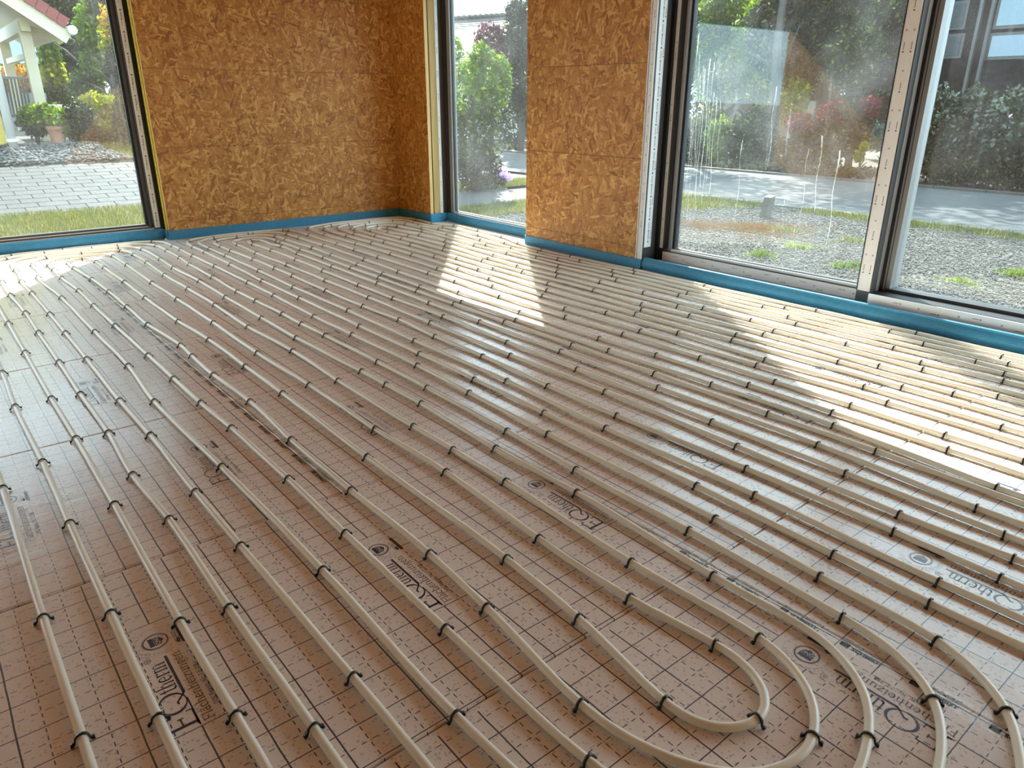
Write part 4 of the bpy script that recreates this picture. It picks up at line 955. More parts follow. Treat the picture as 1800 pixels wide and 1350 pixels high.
for i, (px, py, r, n, h, mt, lb) in enumerate([
    (1335, 402, .62, 5200, .03, 'moss', 'rusty orange moss patch spread in the gravel yard'),
    (1245, 398, .40, 1800, .035, 'moss', 'smaller rusty moss patch left of the large moss patch'),
    (1404, 435, .16, 220, .06, 'weed', 'green weed in the middle of the gravel'),
    (1338, 450, .12, 220, .07, 'weed', 'yellow-green weed close to the sliding window rail'),
    (1480, 470, .09, 140, .06, 'weed', 'small bright weed just left of the sliding window stile, nearer the wall'),
    (1505, 468, .09, 150, .06, 'weed', 'small bright weed touching the sliding window stile in view'),
    (1690, 496, .14, 220, .05, 'weed', 'bright green weed in the gravel seen through the right pane'),
    (1785, 484, .12, 300, .07, 'weed', 'yellowish weed tuft at the right end of the gravel'),
    (1225, 360, .45, 2600, .06, 'grass', 'broad grass patch at the left end of the gravel yard'),
    (1380, 405, .22, 500, .05, 'grass', 'thin grass tuft beside the large moss patch'),
    (1500, 425, .2, 420, .05, 'grass', 'thin pale grass in the gravel right of centre')]):
    d = ray(px, py); t = (-.15 - CAMZ) / d.z
    tuft(d.x * t, d.y * t, r, n, M[mt], h, 40 + i, lb, {'moss': 'moss', 'weed': 'weed', 'grass': 'grass'}[mt])

# wooden stake and a few lumps of earth
d = ray(1344, 382); t = (-.15 - CAMZ) / d.z
b = MB(); pts = [(-.05, -.042), (.048, -.05), (.055, .045), (-.045, .05)]
b.add([(x, y, -.05) for x, y in pts] + [(x * .98 + .03, y * .98 - .02, .245 + .02 * (x > 0)) for x, y in pts], [(3, 2, 1, 0), (4, 5, 6, 7), (0, 1, 5, 4), (1, 2, 6, 5), (2, 3, 7, 6), (3, 0, 4, 7)])
M['weathered'] = wood_mat('weathered_wood', (.05, .047, .042), (.12, .112, .10), (30, 30, 4))
o = b.build('wooden_stake', M['weathered'], label='weathered grey wooden stake standing in the gravel yard', cat='stake'); o.location = (d.x * t, d.y * t, -.15)

# ------------------------------------------------------------------ plants
def leaf_cloud(name, blobs, n, size, mat, parent=None, seed=1, hollow=.55, aspect=.5, droop=0.0, **k):
    """n separate folded leaves spread through ellipsoid blobs (x, y, z, rx, ry, rz)"""
    rng = np.random.default_rng(seed); B = np.array(blobs, float)
    wgt = (B[:, 3] * B[:, 4] * B[:, 5]) ** .66; idx = rng.choice(len(B), n, p=wgt / wgt.sum()); Q = B[idx]
    d = rng.normal(size=(n, 3)); d /= np.linalg.norm(d, axis=1)[:, None]
    rr = (hollow + (1 - hollow) * rng.random(n)) * (1 + .16 * np.sin(7 * d[:, 0] + 5 * d[:, 2]) * np.cos(6 * d[:, 1] + 3))
    c = Q[:, :3] + d * Q[:, 3:6] * rr[:, None]
    ax = rng.normal(size=(n, 3)) + d * .7; ax[:, 2] -= droop; ax /= np.linalg.norm(ax, axis=1)[:, None]
    nr = rng.normal(size=(n, 3)) + d * .8; sd_ = np.cross(ax, nr); sd_ /= np.linalg.norm(sd_, axis=1)[:, None] + 1e-9
    up = np.cross(sd_, ax); L = size * rng.uniform(.6, 1.35, n)[:, None]; Wd = L * aspect
    V = np.stack([c - ax * L * .5, c + sd_ * Wd * .5 + up * L * .08, c + ax * L * .5, c - sd_ * Wd * .5 + up * L * .08], 1).reshape(-1, 3)
    V[:, 2] = np.maximum(V[:, 2], gz(V[:, 0], V[:, 1]) - .02)
    F = np.arange(n * 4).reshape(-1, 4)
    lo, hi = c[:, 2].min(), c[:, 2].max()
    tint = np.clip(rng.random(n) + rng.normal(0, .05, n), 0, 1)
    return link(name, np_mesh(name, V, F, mat, np.repeat(tint, 4)), parent, **k)
def branches(parent, base, h, r, spread, n, mat, seed):
    rnd = random.Random(seed); m = MB(); b = Vector(base)
    top = b + Vector((rnd.uniform(-.1, .1) * h, rnd.uniform(-.1, .1) * h, h))
    m.tube([b, b.lerp(top, .5) + Vector((rnd.uniform(-.05, .05) * h, 0, 0)), top], [r, r * .75, r * .4], 8)
    for k in range(n):
        s = b.lerp(top, rnd.uniform(.35, .95)); a = rnd.uniform(0, 2 * PI)
        e = s + Vector((math.cos(a) * spread * rnd.uniform(.5, 1), math.sin(a) * spread * rnd.uniform(.5, 1), spread * rnd.uniform(.3, .9)))
        m.tube([s, s.lerp(e, .55) + Vector((0, 0, spread * .08)), e], [r * .4, r * .25, r * .1], 6)
    return m.build('trunk', mat, parent, smooth=True)
LM = {
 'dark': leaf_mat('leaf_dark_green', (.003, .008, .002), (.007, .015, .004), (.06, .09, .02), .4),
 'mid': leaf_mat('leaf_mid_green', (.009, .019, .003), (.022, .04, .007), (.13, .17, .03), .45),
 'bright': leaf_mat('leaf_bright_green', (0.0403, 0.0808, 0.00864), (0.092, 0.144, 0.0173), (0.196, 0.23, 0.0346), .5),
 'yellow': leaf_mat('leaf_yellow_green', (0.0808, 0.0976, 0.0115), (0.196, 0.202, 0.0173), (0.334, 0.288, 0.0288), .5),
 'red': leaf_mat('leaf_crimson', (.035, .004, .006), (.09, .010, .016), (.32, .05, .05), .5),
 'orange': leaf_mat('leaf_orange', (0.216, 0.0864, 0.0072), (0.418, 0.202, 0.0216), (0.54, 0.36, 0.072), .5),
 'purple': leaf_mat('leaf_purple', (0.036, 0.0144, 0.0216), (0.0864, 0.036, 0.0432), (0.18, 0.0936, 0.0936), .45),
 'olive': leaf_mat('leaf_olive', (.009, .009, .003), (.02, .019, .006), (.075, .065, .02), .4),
 'gloss': leaf_mat('leaf_glossy', (.005, .011, .003), (.010, .020, .005), (.05, .07, .03), .2, .22, .6),
 'teal': leaf_mat('leaf_bluish', (0.0216, 0.0504, 0.0432), (0.0504, 0.0936, 0.072), (0.101, 0.158, 0.122), .4),
 'violet': leaf_mat('petal_violet', (.24, .16, .45), (.42, .30, .62), (.70, .55, .72), .4),
}
def plant(name, label, cat, px, base_y, parts, depth, axis='x', group=None, trunk=None, seed=1, zb=None):
    """a plant standing depth metres away; parts = foliage blobs given as (pixel x, pixel y, radius, height radius, material, leaves, leaf size)"""
    at = at_x if axis == 'x' else at_y
    p0 = at(px, base_y, depth); gz0 = ground_z(p0.x, p0.y) if zb is None else zb
    root = empty(name, (p0.x, p0.y, gz0), label, cat, group)
    by = {}
    for i, (bx, byy, rx, rz, mt, n, sz) in enumerate(parts):
        c = at(bx, byy, depth); sc = (c - Vector((0, 0, CAMZ))).dot(_f) / FPX
        by.setdefault((mt, sz), []).append(((c.x, c.y, c.z, rx * sc, rx * sc * .8, rz * sc), n))
    for j, ((mt, sz), bl) in enumerate(by.items()):
        leaf_cloud('foliage', [q[0] for q in bl], sum(q[1] for q in bl), sz, LM[mt], root, seed + j * 17)
    tr = trunk or (.04, .5, 5)
    top = max(at(q[0], q[1], depth).z for q in parts)
    branches(root, (p0.x, p0.y, gz0 - .02), max(.3, (top - gz0) * tr[1]), tr[0], (top - gz0) * .28, tr[2], M['bark'], seed)
    return root

# ---- garden beyond the street (seen through the wide window)
GX = 14.6
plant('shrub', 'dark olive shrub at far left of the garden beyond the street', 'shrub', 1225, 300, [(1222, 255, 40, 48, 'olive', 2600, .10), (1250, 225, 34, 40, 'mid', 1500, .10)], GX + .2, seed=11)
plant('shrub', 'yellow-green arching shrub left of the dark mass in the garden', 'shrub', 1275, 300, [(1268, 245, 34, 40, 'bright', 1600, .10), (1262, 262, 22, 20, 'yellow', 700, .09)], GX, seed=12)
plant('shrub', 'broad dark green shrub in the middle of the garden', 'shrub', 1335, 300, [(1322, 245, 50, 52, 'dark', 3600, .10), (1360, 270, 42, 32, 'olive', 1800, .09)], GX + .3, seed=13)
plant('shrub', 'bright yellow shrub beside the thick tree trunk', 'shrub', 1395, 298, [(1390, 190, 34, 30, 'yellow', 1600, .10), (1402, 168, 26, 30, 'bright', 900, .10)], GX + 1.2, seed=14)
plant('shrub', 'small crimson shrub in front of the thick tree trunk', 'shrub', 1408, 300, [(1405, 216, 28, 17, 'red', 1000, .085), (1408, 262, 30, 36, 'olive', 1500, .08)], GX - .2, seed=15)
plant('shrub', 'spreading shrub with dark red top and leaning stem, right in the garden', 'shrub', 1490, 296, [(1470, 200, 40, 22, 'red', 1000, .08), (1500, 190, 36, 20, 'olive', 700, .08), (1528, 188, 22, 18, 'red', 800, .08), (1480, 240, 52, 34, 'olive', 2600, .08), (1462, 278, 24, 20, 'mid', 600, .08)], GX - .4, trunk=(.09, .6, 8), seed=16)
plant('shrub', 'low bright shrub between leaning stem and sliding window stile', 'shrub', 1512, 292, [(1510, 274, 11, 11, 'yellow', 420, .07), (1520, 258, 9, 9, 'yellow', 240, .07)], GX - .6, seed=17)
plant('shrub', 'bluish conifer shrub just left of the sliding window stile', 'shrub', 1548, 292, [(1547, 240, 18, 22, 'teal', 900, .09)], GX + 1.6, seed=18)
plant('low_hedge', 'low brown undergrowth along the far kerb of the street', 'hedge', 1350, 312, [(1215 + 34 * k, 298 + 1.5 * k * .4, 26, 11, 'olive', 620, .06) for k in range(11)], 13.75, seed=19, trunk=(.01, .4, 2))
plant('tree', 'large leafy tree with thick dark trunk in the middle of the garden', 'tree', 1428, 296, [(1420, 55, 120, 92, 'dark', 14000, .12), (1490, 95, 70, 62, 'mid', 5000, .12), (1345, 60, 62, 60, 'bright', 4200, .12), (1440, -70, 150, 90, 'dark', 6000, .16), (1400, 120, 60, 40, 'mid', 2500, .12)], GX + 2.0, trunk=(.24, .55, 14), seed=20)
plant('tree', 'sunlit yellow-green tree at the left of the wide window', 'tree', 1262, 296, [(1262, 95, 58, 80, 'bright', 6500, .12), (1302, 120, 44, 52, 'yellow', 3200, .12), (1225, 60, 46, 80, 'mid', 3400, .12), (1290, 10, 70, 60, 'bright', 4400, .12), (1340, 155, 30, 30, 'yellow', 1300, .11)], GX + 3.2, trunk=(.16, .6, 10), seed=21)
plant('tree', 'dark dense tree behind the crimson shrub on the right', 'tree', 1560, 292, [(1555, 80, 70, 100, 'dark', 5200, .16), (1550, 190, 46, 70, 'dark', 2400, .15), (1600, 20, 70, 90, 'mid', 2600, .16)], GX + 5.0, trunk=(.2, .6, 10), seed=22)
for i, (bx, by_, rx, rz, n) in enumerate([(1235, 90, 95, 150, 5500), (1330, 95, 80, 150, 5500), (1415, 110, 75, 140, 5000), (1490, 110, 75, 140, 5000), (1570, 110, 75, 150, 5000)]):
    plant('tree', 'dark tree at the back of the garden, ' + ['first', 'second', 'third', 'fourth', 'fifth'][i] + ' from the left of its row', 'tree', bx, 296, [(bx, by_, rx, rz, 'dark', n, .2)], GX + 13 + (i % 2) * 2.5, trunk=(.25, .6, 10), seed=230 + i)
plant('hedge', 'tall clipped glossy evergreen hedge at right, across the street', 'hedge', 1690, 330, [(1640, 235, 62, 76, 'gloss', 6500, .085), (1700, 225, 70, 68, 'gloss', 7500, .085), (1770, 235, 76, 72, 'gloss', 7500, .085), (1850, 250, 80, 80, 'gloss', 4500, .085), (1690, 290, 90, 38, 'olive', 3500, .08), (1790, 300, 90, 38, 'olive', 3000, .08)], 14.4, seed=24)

# crowns of the street trees, mostly above the picture: they shade the far half of the street
for i, (bl, lb) in enumerate([((15.4, 9.5, 5.6, 1.7, 1.8, 1.5), 'tall roadside tree rising out of the picture at the left edge of the wide window'),
        ((15.2, 12.4, 5.2, 1.6, 1.9, 1.6), 'tall roadside tree hidden behind the pier, nearest the wide window'),
        ((15.8, 15.0, 5.4, 1.7, 1.8, 1.7), 'tall roadside tree hidden behind the middle of the pier'),
        ((15.6, 17.2, 4.6, 1.5, 1.4, 1.7), 'tall roadside tree hidden behind the pier, nearest the narrow window')]):
    ct = empty('tree', (bl[0], bl[1], -.15), lb, 'tree')
    leaf_cloud('foliage', [bl], 2300, .17, LM['mid'], ct, 71 + i); branches(ct, (bl[0], bl[1], -.2), 5.0, .12, 1.2, 7, M['bark'], 71 + i)
# dark timber house behind the hedge
dk = plain('dark_timber', (.010, .010, .011), .9, .3, 8, Specular_IOR_Level=.1)
pale = plain('pale_blue_panel', (.20, .27, .32), .55); dull = plain('dull_shutter', (.035, .042, .046), .5)
hs = empty('house', (19.6, 4.0, -.15), 'dark timber house with pale panels behind the glossy hedge', 'house')
def hq(x0, y0, x1, y1, X):         # pixel rectangle on a wall that stands at distance X
    a = at_x(x0, y1, X); b = at_x(x1, y0, X); return a.y, b.y, a.z, b.z
hx = 18.2
ya, yb, za, zb_ = hq(1604, -260, 2100, 300, hx)
MB().box(hx, hx + 5, yb - 3, ya, -.2, zb_).build('wall', dk, hs)
for (x0, y0, x1, y1, mt, nm) in [(1752, -40, 1860, 46, pale, 'panel'), (1738, 58, 1850, 100, pale, 'panel'), (1668, 6, 1700, 48, dull, 'shutter'), (1660, 64, 1692, 98, dull, 'shutter')]:
    a, b_, c_, d_ = hq(x0, y0, x1, y1, hx)
    MB().box(hx - .05, hx, min(a, b_), max(a, b_), c_, d_).build(nm, mt, hs)
    MB().box(hx - .03, hx + .0, min(a, b_) - .06, max(a, b_) + .06, c_ - .06, d_ + .06).build('panel_frame', M['frame'], hs)
for px in (1716, 1736):
    p_ = at_x(px, 60, hx - .1); MB().box(hx - .15, hx - .05, p_.y - .03, p_.y + .03, 1.3, p_.z + 2.2).build('downpipe', M['frame'], hs)
a, b_, c_, d_ = hq(1604, -330, 2100, -255, hx - .3)
MB().box(hx - .6, hx + 5.2, yb - 3.3, ya + .3, c_, c_ + .25).build('roof_edge', dk, hs)
# a shed with a pale roof glimpsed between the trees
sh = empty('garden_shed', tuple(at_x(1350, 205, 21.5)), 'garden shed with pale roof glimpsed among the trees', 'shed')
p0 = at_x(1290, 176, 21.5); p1 = at_x(1362, 172, 21.5); p2 = at_x(1432, 132, 21.5)
MB().bar(p0, p1, .9, .06).build('roof', M['concrete'], sh); MB().bar(p1, p2, .5, .08).build('roof_edge', M['alu'], sh)
q = at_x(1330, 240, 21.8); MB().box(21.6, 23.5, q.y - 1.2, q.y + 1.2, -.2, p1.z - .1).build('wall', plain('shed_wall', (.12, .10, .08), .8), sh)

# ---- view through the narrow window
plant('laurel_bush', 'big laurel bush with sunlit bright crown outside the narrow window', 'shrub', 838, 338, [(820, 165, 46, 62, 'bright', 1300, .085), (858, 150, 44, 58, 'bright', 1500, .085), (880, 135, 24, 36, 'bright', 500, .08), (830, 235, 56, 62, 'mid', 2600, .08), (838, 295, 50, 42, 'olive', 1900, .07), (845, 95, 22, 20, 'bright', 320, .08), (800, 85, 16, 22, 'bright', 260, .08)], 9.7, 'y', trunk=(.05, .5, 12), seed=31)  # sunlight on the crown is put into brighter leaf colours
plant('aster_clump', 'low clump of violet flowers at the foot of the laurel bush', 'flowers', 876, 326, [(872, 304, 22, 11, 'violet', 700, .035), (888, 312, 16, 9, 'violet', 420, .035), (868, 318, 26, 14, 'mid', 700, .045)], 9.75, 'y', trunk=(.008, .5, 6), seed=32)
plant('tree', 'purple-leaved tree in front of the tiled roof', 'tree', 862, 262, [(862, 66, 32, 26, 'purple', 1100, .12), (895, 96, 30, 50, 'purple', 1400, .12)], 17.5, 'y', trunk=(.1, .7, 14), seed=33)
plant('tree', 'tall thin tree against the sky beside the pier', 'tree', 915, 268, [(912, 60, 26, 62, 'dark', 2200, .11), (900, 18, 14, 16, 'dark', 260, .1), (920, 150, 30, 60, 'dark', 2200, .12), (955, 70, 40, 90, 'dark', 1500, .12)], 16.5, 'y', trunk=(.1, .8, 12), seed=34)
plant('shrub', 'dark shrubs across the street behind the laurel bush', 'shrub', 906, 280, [(900, 215, 34, 50, 'dark', 2600, .1), (950, 220, 40, 56, 'dark', 1800, .1)], 17, 'y', seed=35)
th = empty('tiled_house', tuple(at_y(830, 175, 24)), 'house with grey-brown tiled roof behind the laurel bush', 'house')
rp = [at_y(700, 44, 24), at_y(950, 26, 24)]; ep = [at_y(700, 118, 20.5), at_y(950, 112, 20.5)]
g = G('roof_tiles'); uvn = g.coord(); wv = g.n('ShaderNodeTexBrick', {'Vector': g.mapping(g.coord('UV'), (1, 1, 1)), 'Color1': (.070, .060, .055, 1), 'Color2': (.052, .046, .043, 1), 'Mortar': (.03, .025, .024, 1), 'Scale': 3.2, 'Mortar Size': .02, 'Brick Width': .8, 'Row Height': .9})
M['rtiles'] = g.done(g.principled(wv.outputs[0], .8))
th_ = (rp[0] - ep[0])
b = MB(); b.add([ep[0], ep[1], rp[1], rp[0]] + [p - Vector((0, 0, .2)) for p in (ep[0], ep[1], rp[1], rp[0])], [(0, 1, 2, 3), (7, 6, 5, 4), (0, 4, 5, 1), (1, 5, 6, 2), (2, 6, 7, 3), (3, 7, 4, 0)]); b.build('roof_core', M['bark'], th)
nrow = 22
for r_ in range(nrow):             # rows of tiles, each its own course
    s0, s1 = r_ / nrow, (r_ + 1.12) / nrow; m = MB()
    lo0, lo1, hi0, hi1 = ep[0].lerp(rp[0], s0), ep[1].lerp(rp[1], s0), ep[0].lerp(rp[0], min(1, s1)), ep[1].lerp(rp[1], min(1, s1))
    up = Vector((0, 0, 1)); m.add([lo0 + up * .05, lo1 + up * .05, hi1 + up * .03, hi0 + up * .03, lo0, lo1], [(0, 1, 2, 3), (4, 5, 1, 0)]); m.build('tile_course', M['rtiles'], th)
rt = MB().tube([(0, -.13, 0), (0, .13, 0)], .085, 8).mesh('ridge_tile', M['rtiles'], True)
dv = (rp[1] - rp[0]); nt_ = 26
for k in range(nt_):
    c = link('ridge_tile', rt, th); c.location = rp[0] + dv * ((k + .5) / nt_) + Vector((0, 0, .08)); parent_to(c, th); c.rotation_euler = (0, 0, math.atan2(dv.y, dv.x) - PI / 2)
    c.scale = (1, dv.length / nt_ / .25, 1)
b = MB(); e0, e1 = ep[0] + Vector((0, .5, 0)), ep[1] + Vector((0, .5, 0)); b.box(min(e0.x, e1.x), max(e0.x, e1.x), 21.0, 26, -.1, min(ep[0].z, ep[1].z) - .1); b.build('wall', M['plaster'], th)

# ---- view through the left window: neighbour's house, canopy, garden
yel = plain('yellow_render', (.50, .38, .06), .8, .08); cream = plain('cream_paint', (.52, .48, .36), .6, .05); white = plain('white_paint', (.55, .56, .55), .5, .05)
red_t = plain('red_verge_tile', (.20, .045, .04), .7, .25)
nh = empty('neighbour_house', (0, 16.5, .4), 'yellow rendered house corner with grey plinth at the left picture edge', 'house')
c0 = at_y(14, 258, 14.5)
MB().box(-.9, c0.x, 14.5, 17.5, c0.z, 2.9).build('wall', yel, nh)
MB().box(-.9, c0.x - .03, 14.53, 17.5, -.1, c0.z).build('plinth', M['concrete'], nh)
MB().box(-1.2, c0.x + .02, 14.3, 17.6, 2.9, 3.05).build('roof_edge', white, nh)
cp = empty('canopy', tuple(at_y(75, 230, 16)), 'cream wooden canopy with red tiled verge over a terrace', 'canopy')
D1 = 15.4
e = at_y(121, 60, D1); v_ = at_y(26, -3, D1)
sl = (v_ - e); top = e + sl * ((1.63 - e.x) / sl.x)                     # verge runs up to the left
L = 4.6
up = Vector((0, 0, 1))
b = MB()
q = [e, e + Vector((0, L, 0)), top + Vector((0, L, 0)), top]
b.add([p + up * .02 for p in q] + [p + up * .10 for p in q], [(3, 2, 1, 0), (4, 5, 6, 7), (0, 1, 5, 4), (1, 2, 6, 5), (2, 3, 7, 6), (3, 0, 4, 7)])
b.build('roof_deck', M['bark'], cp)
nb = 26
for k in range(nb):                # soffit boards running up the slope
    y0 = D1 + .03 + (L - .06) * k / nb; y1 = D1 + .03 + (L - .06) * (k + .9) / nb; m = MB()
    a0 = e + sl * .03; a1 = top
    m.add([(a0.x, y0, a0.z - .02), (a0.x, y1, a0.z - .02), (a1.x, y1, a1.z - .02), (a1.x, y0, a1.z - .02), (a0.x, y0, a0.z + .012), (a0.x, y1, a0.z + .012), (a1.x, y1, a1.z + .012), (a1.x, y0, a1.z + .012)], [(0, 1, 2, 3), (7, 6, 5, 4), (0, 4, 5, 1), (1, 5, 6, 2), (2, 6, 7, 3), (3, 7, 4, 0)])
    m.build('soffit_board', cream, cp)
MB().bar(e + up * -.05, top + up * -.05, .05, .24).build('barge_board', cream, cp)
nvt = 9
for k in range(nvt):
    a = e + (top - e) * (k / nvt); c_ = e + (top - e) * ((k + .96) / nvt)
    MB().bar(a + up * .16 - Vector((0, .03, 0)), c_ + up * .15 - Vector((0, .03, 0)), .09, .17).build('verge_tile', red_t, cp)
MB().tube([e + Vector((.05, -.12, .06)), e + Vector((.05, L, .06))], .075, 10).build('gutter', white, cp)
def post(bx, by, tx, ty, Y, wd, nm='post', mt=cream, zt=None):
    p = at_y(bx, by, Y); q = at_y(tx, ty, Y)
    MB().bar((p.x, Y, ground_z(p.x, Y)), (p.x, Y, q.z), wd, wd).build(nm, mt, cp)
    return Vector((p.x, Y, q.z))
pA = post(72, 188, 46, 38, 15.9, .17)
pB = post(27, 165, 4, 66, 18.6, .17)
MB().bar(pA + Vector((0, -.2, -.06)), pB + Vector((0, .3, 0)), .14, .2).build('beam', cream, cp)
MB().bar(pA + Vector((0, .1, -.1)), (e.x, pA.y + .1, e.z - .05), .1, .14).build('beam', cream, cp)
MB().bar(at_y(58, 96, 16.2), at_y(16, 108, 18.4), .09, .09).build('brace', cream, cp)
dp = empty('downpipe', (at_y(27, 270, 14.35).x, 14.35, at_y(27, 270, 14.35).z), 'white downpipe standing in front of the yellow house corner', 'pipe')
MB().tube([dp.location, (dp.location.x, 14.35, 4.5)], .062, 12).build('pipe', white, dp, smooth=True)
for z in (.55, 1.6): MB().tube([(dp.location.x, 14.35, z), (dp.location.x, 14.35, z + .05)], .074, 12).build('bracket', white, dp, smooth=True)
a = at_y(-30, 118, 27); b2 = at_y(76, 64, 27)
gh = empty('pale_building', (b2.x - 3, 27, .4), 'pale blue-grey gabled building behind the canopy', 'building')
b = MB(); b.box(a.x - 2, b2.x, 27, 32, .2, b2.z); b.build('wall', plain('pale_blue_cladding', (.34, .42, .48), .6, .04), gh)
MB().add([(b2.x + .3, 26.7, b2.z - .1), (b2.x + .3, 32, b2.z - .1), (a.x, 32, b2.z + 2.2), (a.x, 26.7, b2.z + 2.2), (b2.x + .3, 26.7, b2.z), (b2.x + .3, 32, b2.z), (a.x, 32, b2.z + 2.35), (a.x, 26.7, b2.z + 2.35)], [(3, 2, 1, 0), (4, 5, 6, 7), (0, 1, 5, 4), (1, 2, 6, 5), (2, 3, 7, 6), (3, 0, 4, 7)]).build('roof', white, gh)
plant('shrub', 'orange autumn shrub behind the terrace', 'shrub', 42, 180, [(35, 140, 34, 26, 'orange', 1500, .10), (60, 148, 18, 26, 'orange', 700, .1), (5, 150, 20, 24, 'orange', 500, .1)], 22, 'y', seed=51)
plant('hedge', 'dark clipped hedge in front of the pale building', 'hedge', 30, 190, [(20, 122, 40, 12, 'dark', 900, .1), (70, 124, 26, 12, 'dark', 500, .1)], 24, 'y', seed=52)
fe = empty('slat_fence', tuple(at_y(40, 200, 19.5)), 'grey vertical slat fence behind the terrace chair', 'fence')
fa = at_y(8, 163, 19.5); fb = at_y(76, 163, 19.5)
ns = 26
slm = MB().box(-.028, .028, -.012, .012, 0, fa.z - ground_z(1, 19.5)).mesh('slat', plain('grey_slat', (.22, .23, .25), .6))
for k in range(ns):
    c = link('slat', slm, fe); c.location = (fa.x - .6 + (fb.x - fa.x + .6) * k / (ns - 1), 19.5, ground_z(1, 19.5)); parent_to(c, fe)
MB().box(fa.x - .65, fb.x + .05, 19.52, 19.56, fa.z - .12, fa.z).build('rail', plain('grey_rail', (.30, .31, .33), .6), fe)
# chair
ch_p = at_y(30, 236, 15.9); ch = empty('garden_chair', (ch_p.x, 15.9, ground_z(ch_p.x, 15.9)), 'dark grey slatted garden chair on the terrace under the canopy', 'chair')
cz = ch.location.z; cx = ch.location.x; dg = plain('dark_grey_chair', (.06, .065, .07), .5)
for sx in (-.24, .24):
    for sy in (-.22, .24): MB().bar((cx + sx, 15.9 + sy, cz), (cx + sx * .95, 15.9 + sy * .9, cz + (.44 if sy > 0 else .62)), .03).build('leg', dg, ch)
MB().cbox(cx - .27, cx + .27, 15.65, 16.14, cz + .41, cz + .45, .01).build('seat', dg, ch)
for k in range(11):
    x = cx - .25 + .05 * k; MB().bar((x, 15.66, cz + .45), (x, 15.50, cz + 1.02), .028, .02).build('back_slat', dg, ch)
MB().bar((cx - .27, 15.49, cz + 1.03), (cx + .27, 15.49, cz + 1.03), .04).build('top_rail', dg, ch)
# table
tp = at_y(104, 186, 16.6); tb = empty('garden_table', (tp.x, 16.6, ground_z(tp.x, 16.6)), 'white garden table behind the potted plants', 'table')
tx0, tx1 = at_y(74, 186, 16.6).x, at_y(126, 186, 16.6).x
MB().cbox(tx0, tx1, 16.2, 17.0, tp.z - .03, tp.z + .02, .01).build('tabletop', white, tb)
for x in (tx0 + .06, tx1 - .06):
    for y in (16.26, 16.94): MB().box(x - .025, x + .025, y - .025, y + .025, tb.location.z, tp.z - .03).build('leg', M['frame'], tb)
# pot
M['terra'] = plain('terracotta', (.26, .11, .07), .75, .2)
pp = at_y(105, 256, 14.75); pg = ground_z(pp.x, 14.75)
pot = empty('potted_plant', (pp.x, 14.75, pg), 'terracotta pot with leafy plant beside the pebble bed', 'potted plant')
prof = [(.085, 0), (.10, .02), (.125, .20), (.135, .26), (.15, .265), (.15, .31), (.128, .312)]
v = []; f = []
for r_, z in prof:
    for k in range(14): v.append((pp.x + r_ * math.cos(2 * PI * k / 14), 14.75 + r_ * math.sin(2 * PI * k / 14), pg + z))
for i in range(len(prof) - 1):
    for k in range(14): f.append((i * 14 + k, i * 14 + (k + 1) % 14, (i + 1) * 14 + (k + 1) % 14, (i + 1) * 14 + k))
f.append(tuple(range(13, -1, -1))); f.append(tuple((len(prof) - 1) * 14 + k for k in range(14)))
MB().add(v, f).build('pot', M['terra'], pot, smooth=False)
c_ = at_y(104, 206, 14.75); leaf_cloud('foliage', [(c_.x, 14.75, c_.z, .21, .2, .22), (c_.x + .02, 14.75, c_.z - .2, .16, .16, .16)], 650, .075, LM['bright'], pot, 61)
hyd = plant('hydrangea', 'green hydrangea bush left of the terracotta pot', 'shrub', 62, 236, [(60, 208, 26, 24, 'bright', 900, .08), (38, 206, 7, 8, 'bright', 160, .06), (45, 216, 14, 14, 'mid', 300, .08), (78, 190, 10, 10, 'bright', 200, .07), (66, 226, 22, 14, 'dark', 500, .08)], 15.1, 'y', seed=62)
plant('box_bush', 'dark rounded bush right of the terracotta pot', 'shrub', 142, 262, [(140, 210, 27, 30, 'dark', 2200, .06), (150, 238, 26, 28, 'olive', 1400, .06)], 14.7, 'y', seed=63)
plant('bamboo', 'yellow-green feathery bamboo behind the dark rounded bush', 'bamboo', 185, 250, [(170, 188, 30, 24, 'yellow', 1700, .08), (200, 195, 28, 26, 'yellow', 1600, .08), (180, 215, 38, 26, 'yellow', 1500, .08), (150, 190, 14, 18, 'bright', 500, .08), (200, 240, 34, 22, 'olive', 900, .08)], 15.2, 'y', trunk=(.012, .8, 16), seed=64)
plant('hedge', 'dark leaf mass in place of a board reflection, between bamboo and window jamb', 'hedge', 225, 270, [(222, 215, 22, 48, 'dark', 1600, .08), (240, 230, 26, 50, 'dark', 1500, .08), (205, 266, 26, 14, 'mid', 600, .07)], 14.6, 'y', seed=65)  # leaves stand in for the wall boards' reflection in the glass
plant('conifer', 'tall dark conifer behind the canopy corner', 'tree', 118, 230, [(112, 120, 30, 60, 'dark', 3200, .12), (120, 30, 34, 90, 'dark', 4200, .12), (128, -60, 30, 70, 'dark', 1600, .13), (130, 185, 30, 44, 'dark', 1700, .11)], 23, 'y', trunk=(.12, .9, 10), seed=66)
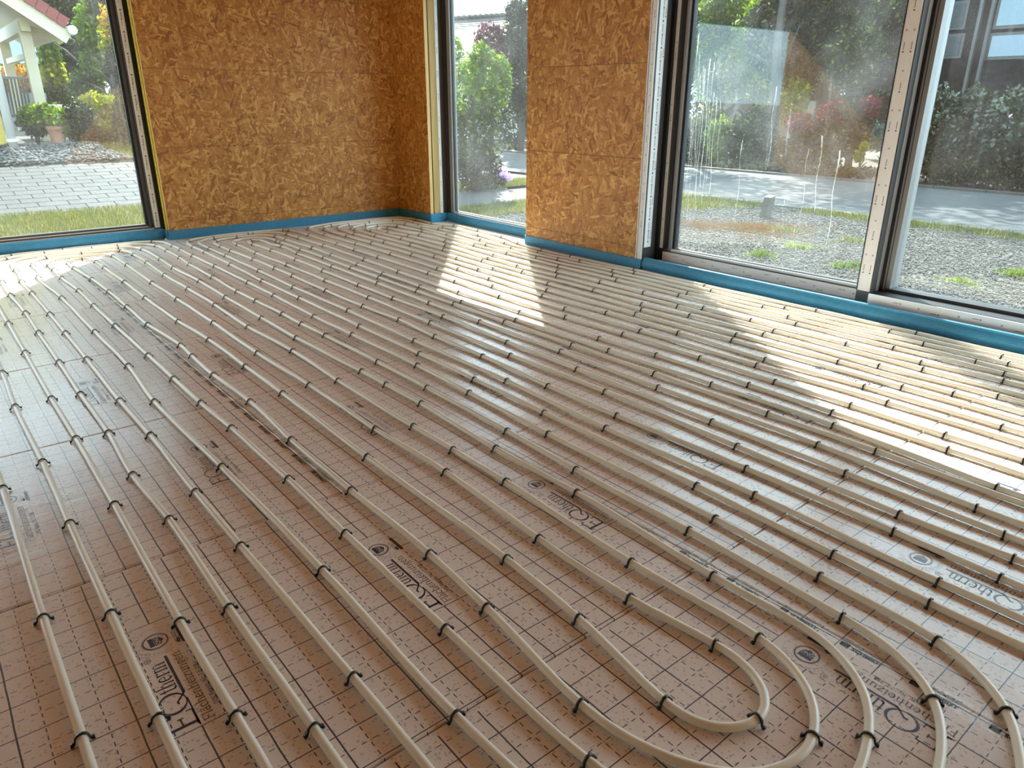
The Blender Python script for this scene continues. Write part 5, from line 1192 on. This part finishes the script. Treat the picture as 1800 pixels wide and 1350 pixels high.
plant('tree', 'light green tree between canopy post and dark conifer', 'tree', 92, 220, [(88, 95, 18, 34, 'bright', 900, .12), (95, 135, 22, 30, 'yellow', 1000, .12), (100, 165, 24, 26, 'mid', 900, .11)], 21.5, 'y', trunk=(.07, .6, 8), seed=67)
plant('tree', 'pale green birch-like tree right of the dark conifer', 'tree', 165, 240, [(158, 60, 24, 50, 'bright', 1500, .12), (168, 110, 26, 40, 'bright', 1300, .11), (150, 150, 26, 30, 'mid', 1200, .11), (175, 20, 24, 40, 'mid', 1200, .12)], 20.5, 'y', trunk=(.08, .8, 12), seed=68)
plant('tree', 'autumn tree with rusty upper leaves next to the window jamb', 'tree', 215, 250, [(205, 45, 26, 40, 'orange', 700, .10), (205, 70, 28, 46, 'yellow', 900, .10), (215, 120, 28, 50, 'olive', 1900, .10), (225, 160, 24, 40, 'mid', 900, .10)], 17.5, 'y', trunk=(.08, .7, 12), seed=69)
for i, (bx, by_, rx, rz, n) in enumerate([(-20, -10, 70, 190, 3500), (55, 0, 70, 190, 4000), (125, -20, 70, 200, 4500), (195, 0, 70, 200, 4500), (262, 10, 70, 190, 3500)]):
    plant('tree', 'tall dark wood tree far behind the left window, ' + ['leftmost', 'second', 'third', 'fourth', 'last'][i] + ' in its row', 'tree', bx, 236, [(bx, by_, rx, rz, 'dark' if i < 3 else 'mid', n, .24), (bx + 8, -330, rx * .85, 170, 'dark', 1800, .34)], 38 + (i % 2) * 3, 'y', trunk=(.2, .7, 8), seed=70 + i)  # second blob is out of view, added to block sky reflection on the floor
def lawn2(rng, n):
    x = rng.uniform(2.75, 4.4, n); y = rng.uniform(13.0, 14.7, n); return np.stack([x, y, gz(x, y) - .01], 1)
patch('lawn', 2.75, 4.4, 13.0, 15.5, .0, M['lawn'], .25, kind='structure')
blades('grass', 9000, lawn2, .03, .08, M['grass'], 9, .006, label='small lawn between pebble bed and dark leaf mass on the left', cat='grass')
patch('terrace', -6, 2.7, 14.55, 26, .004, M['concrete'], .6, kind='structure')
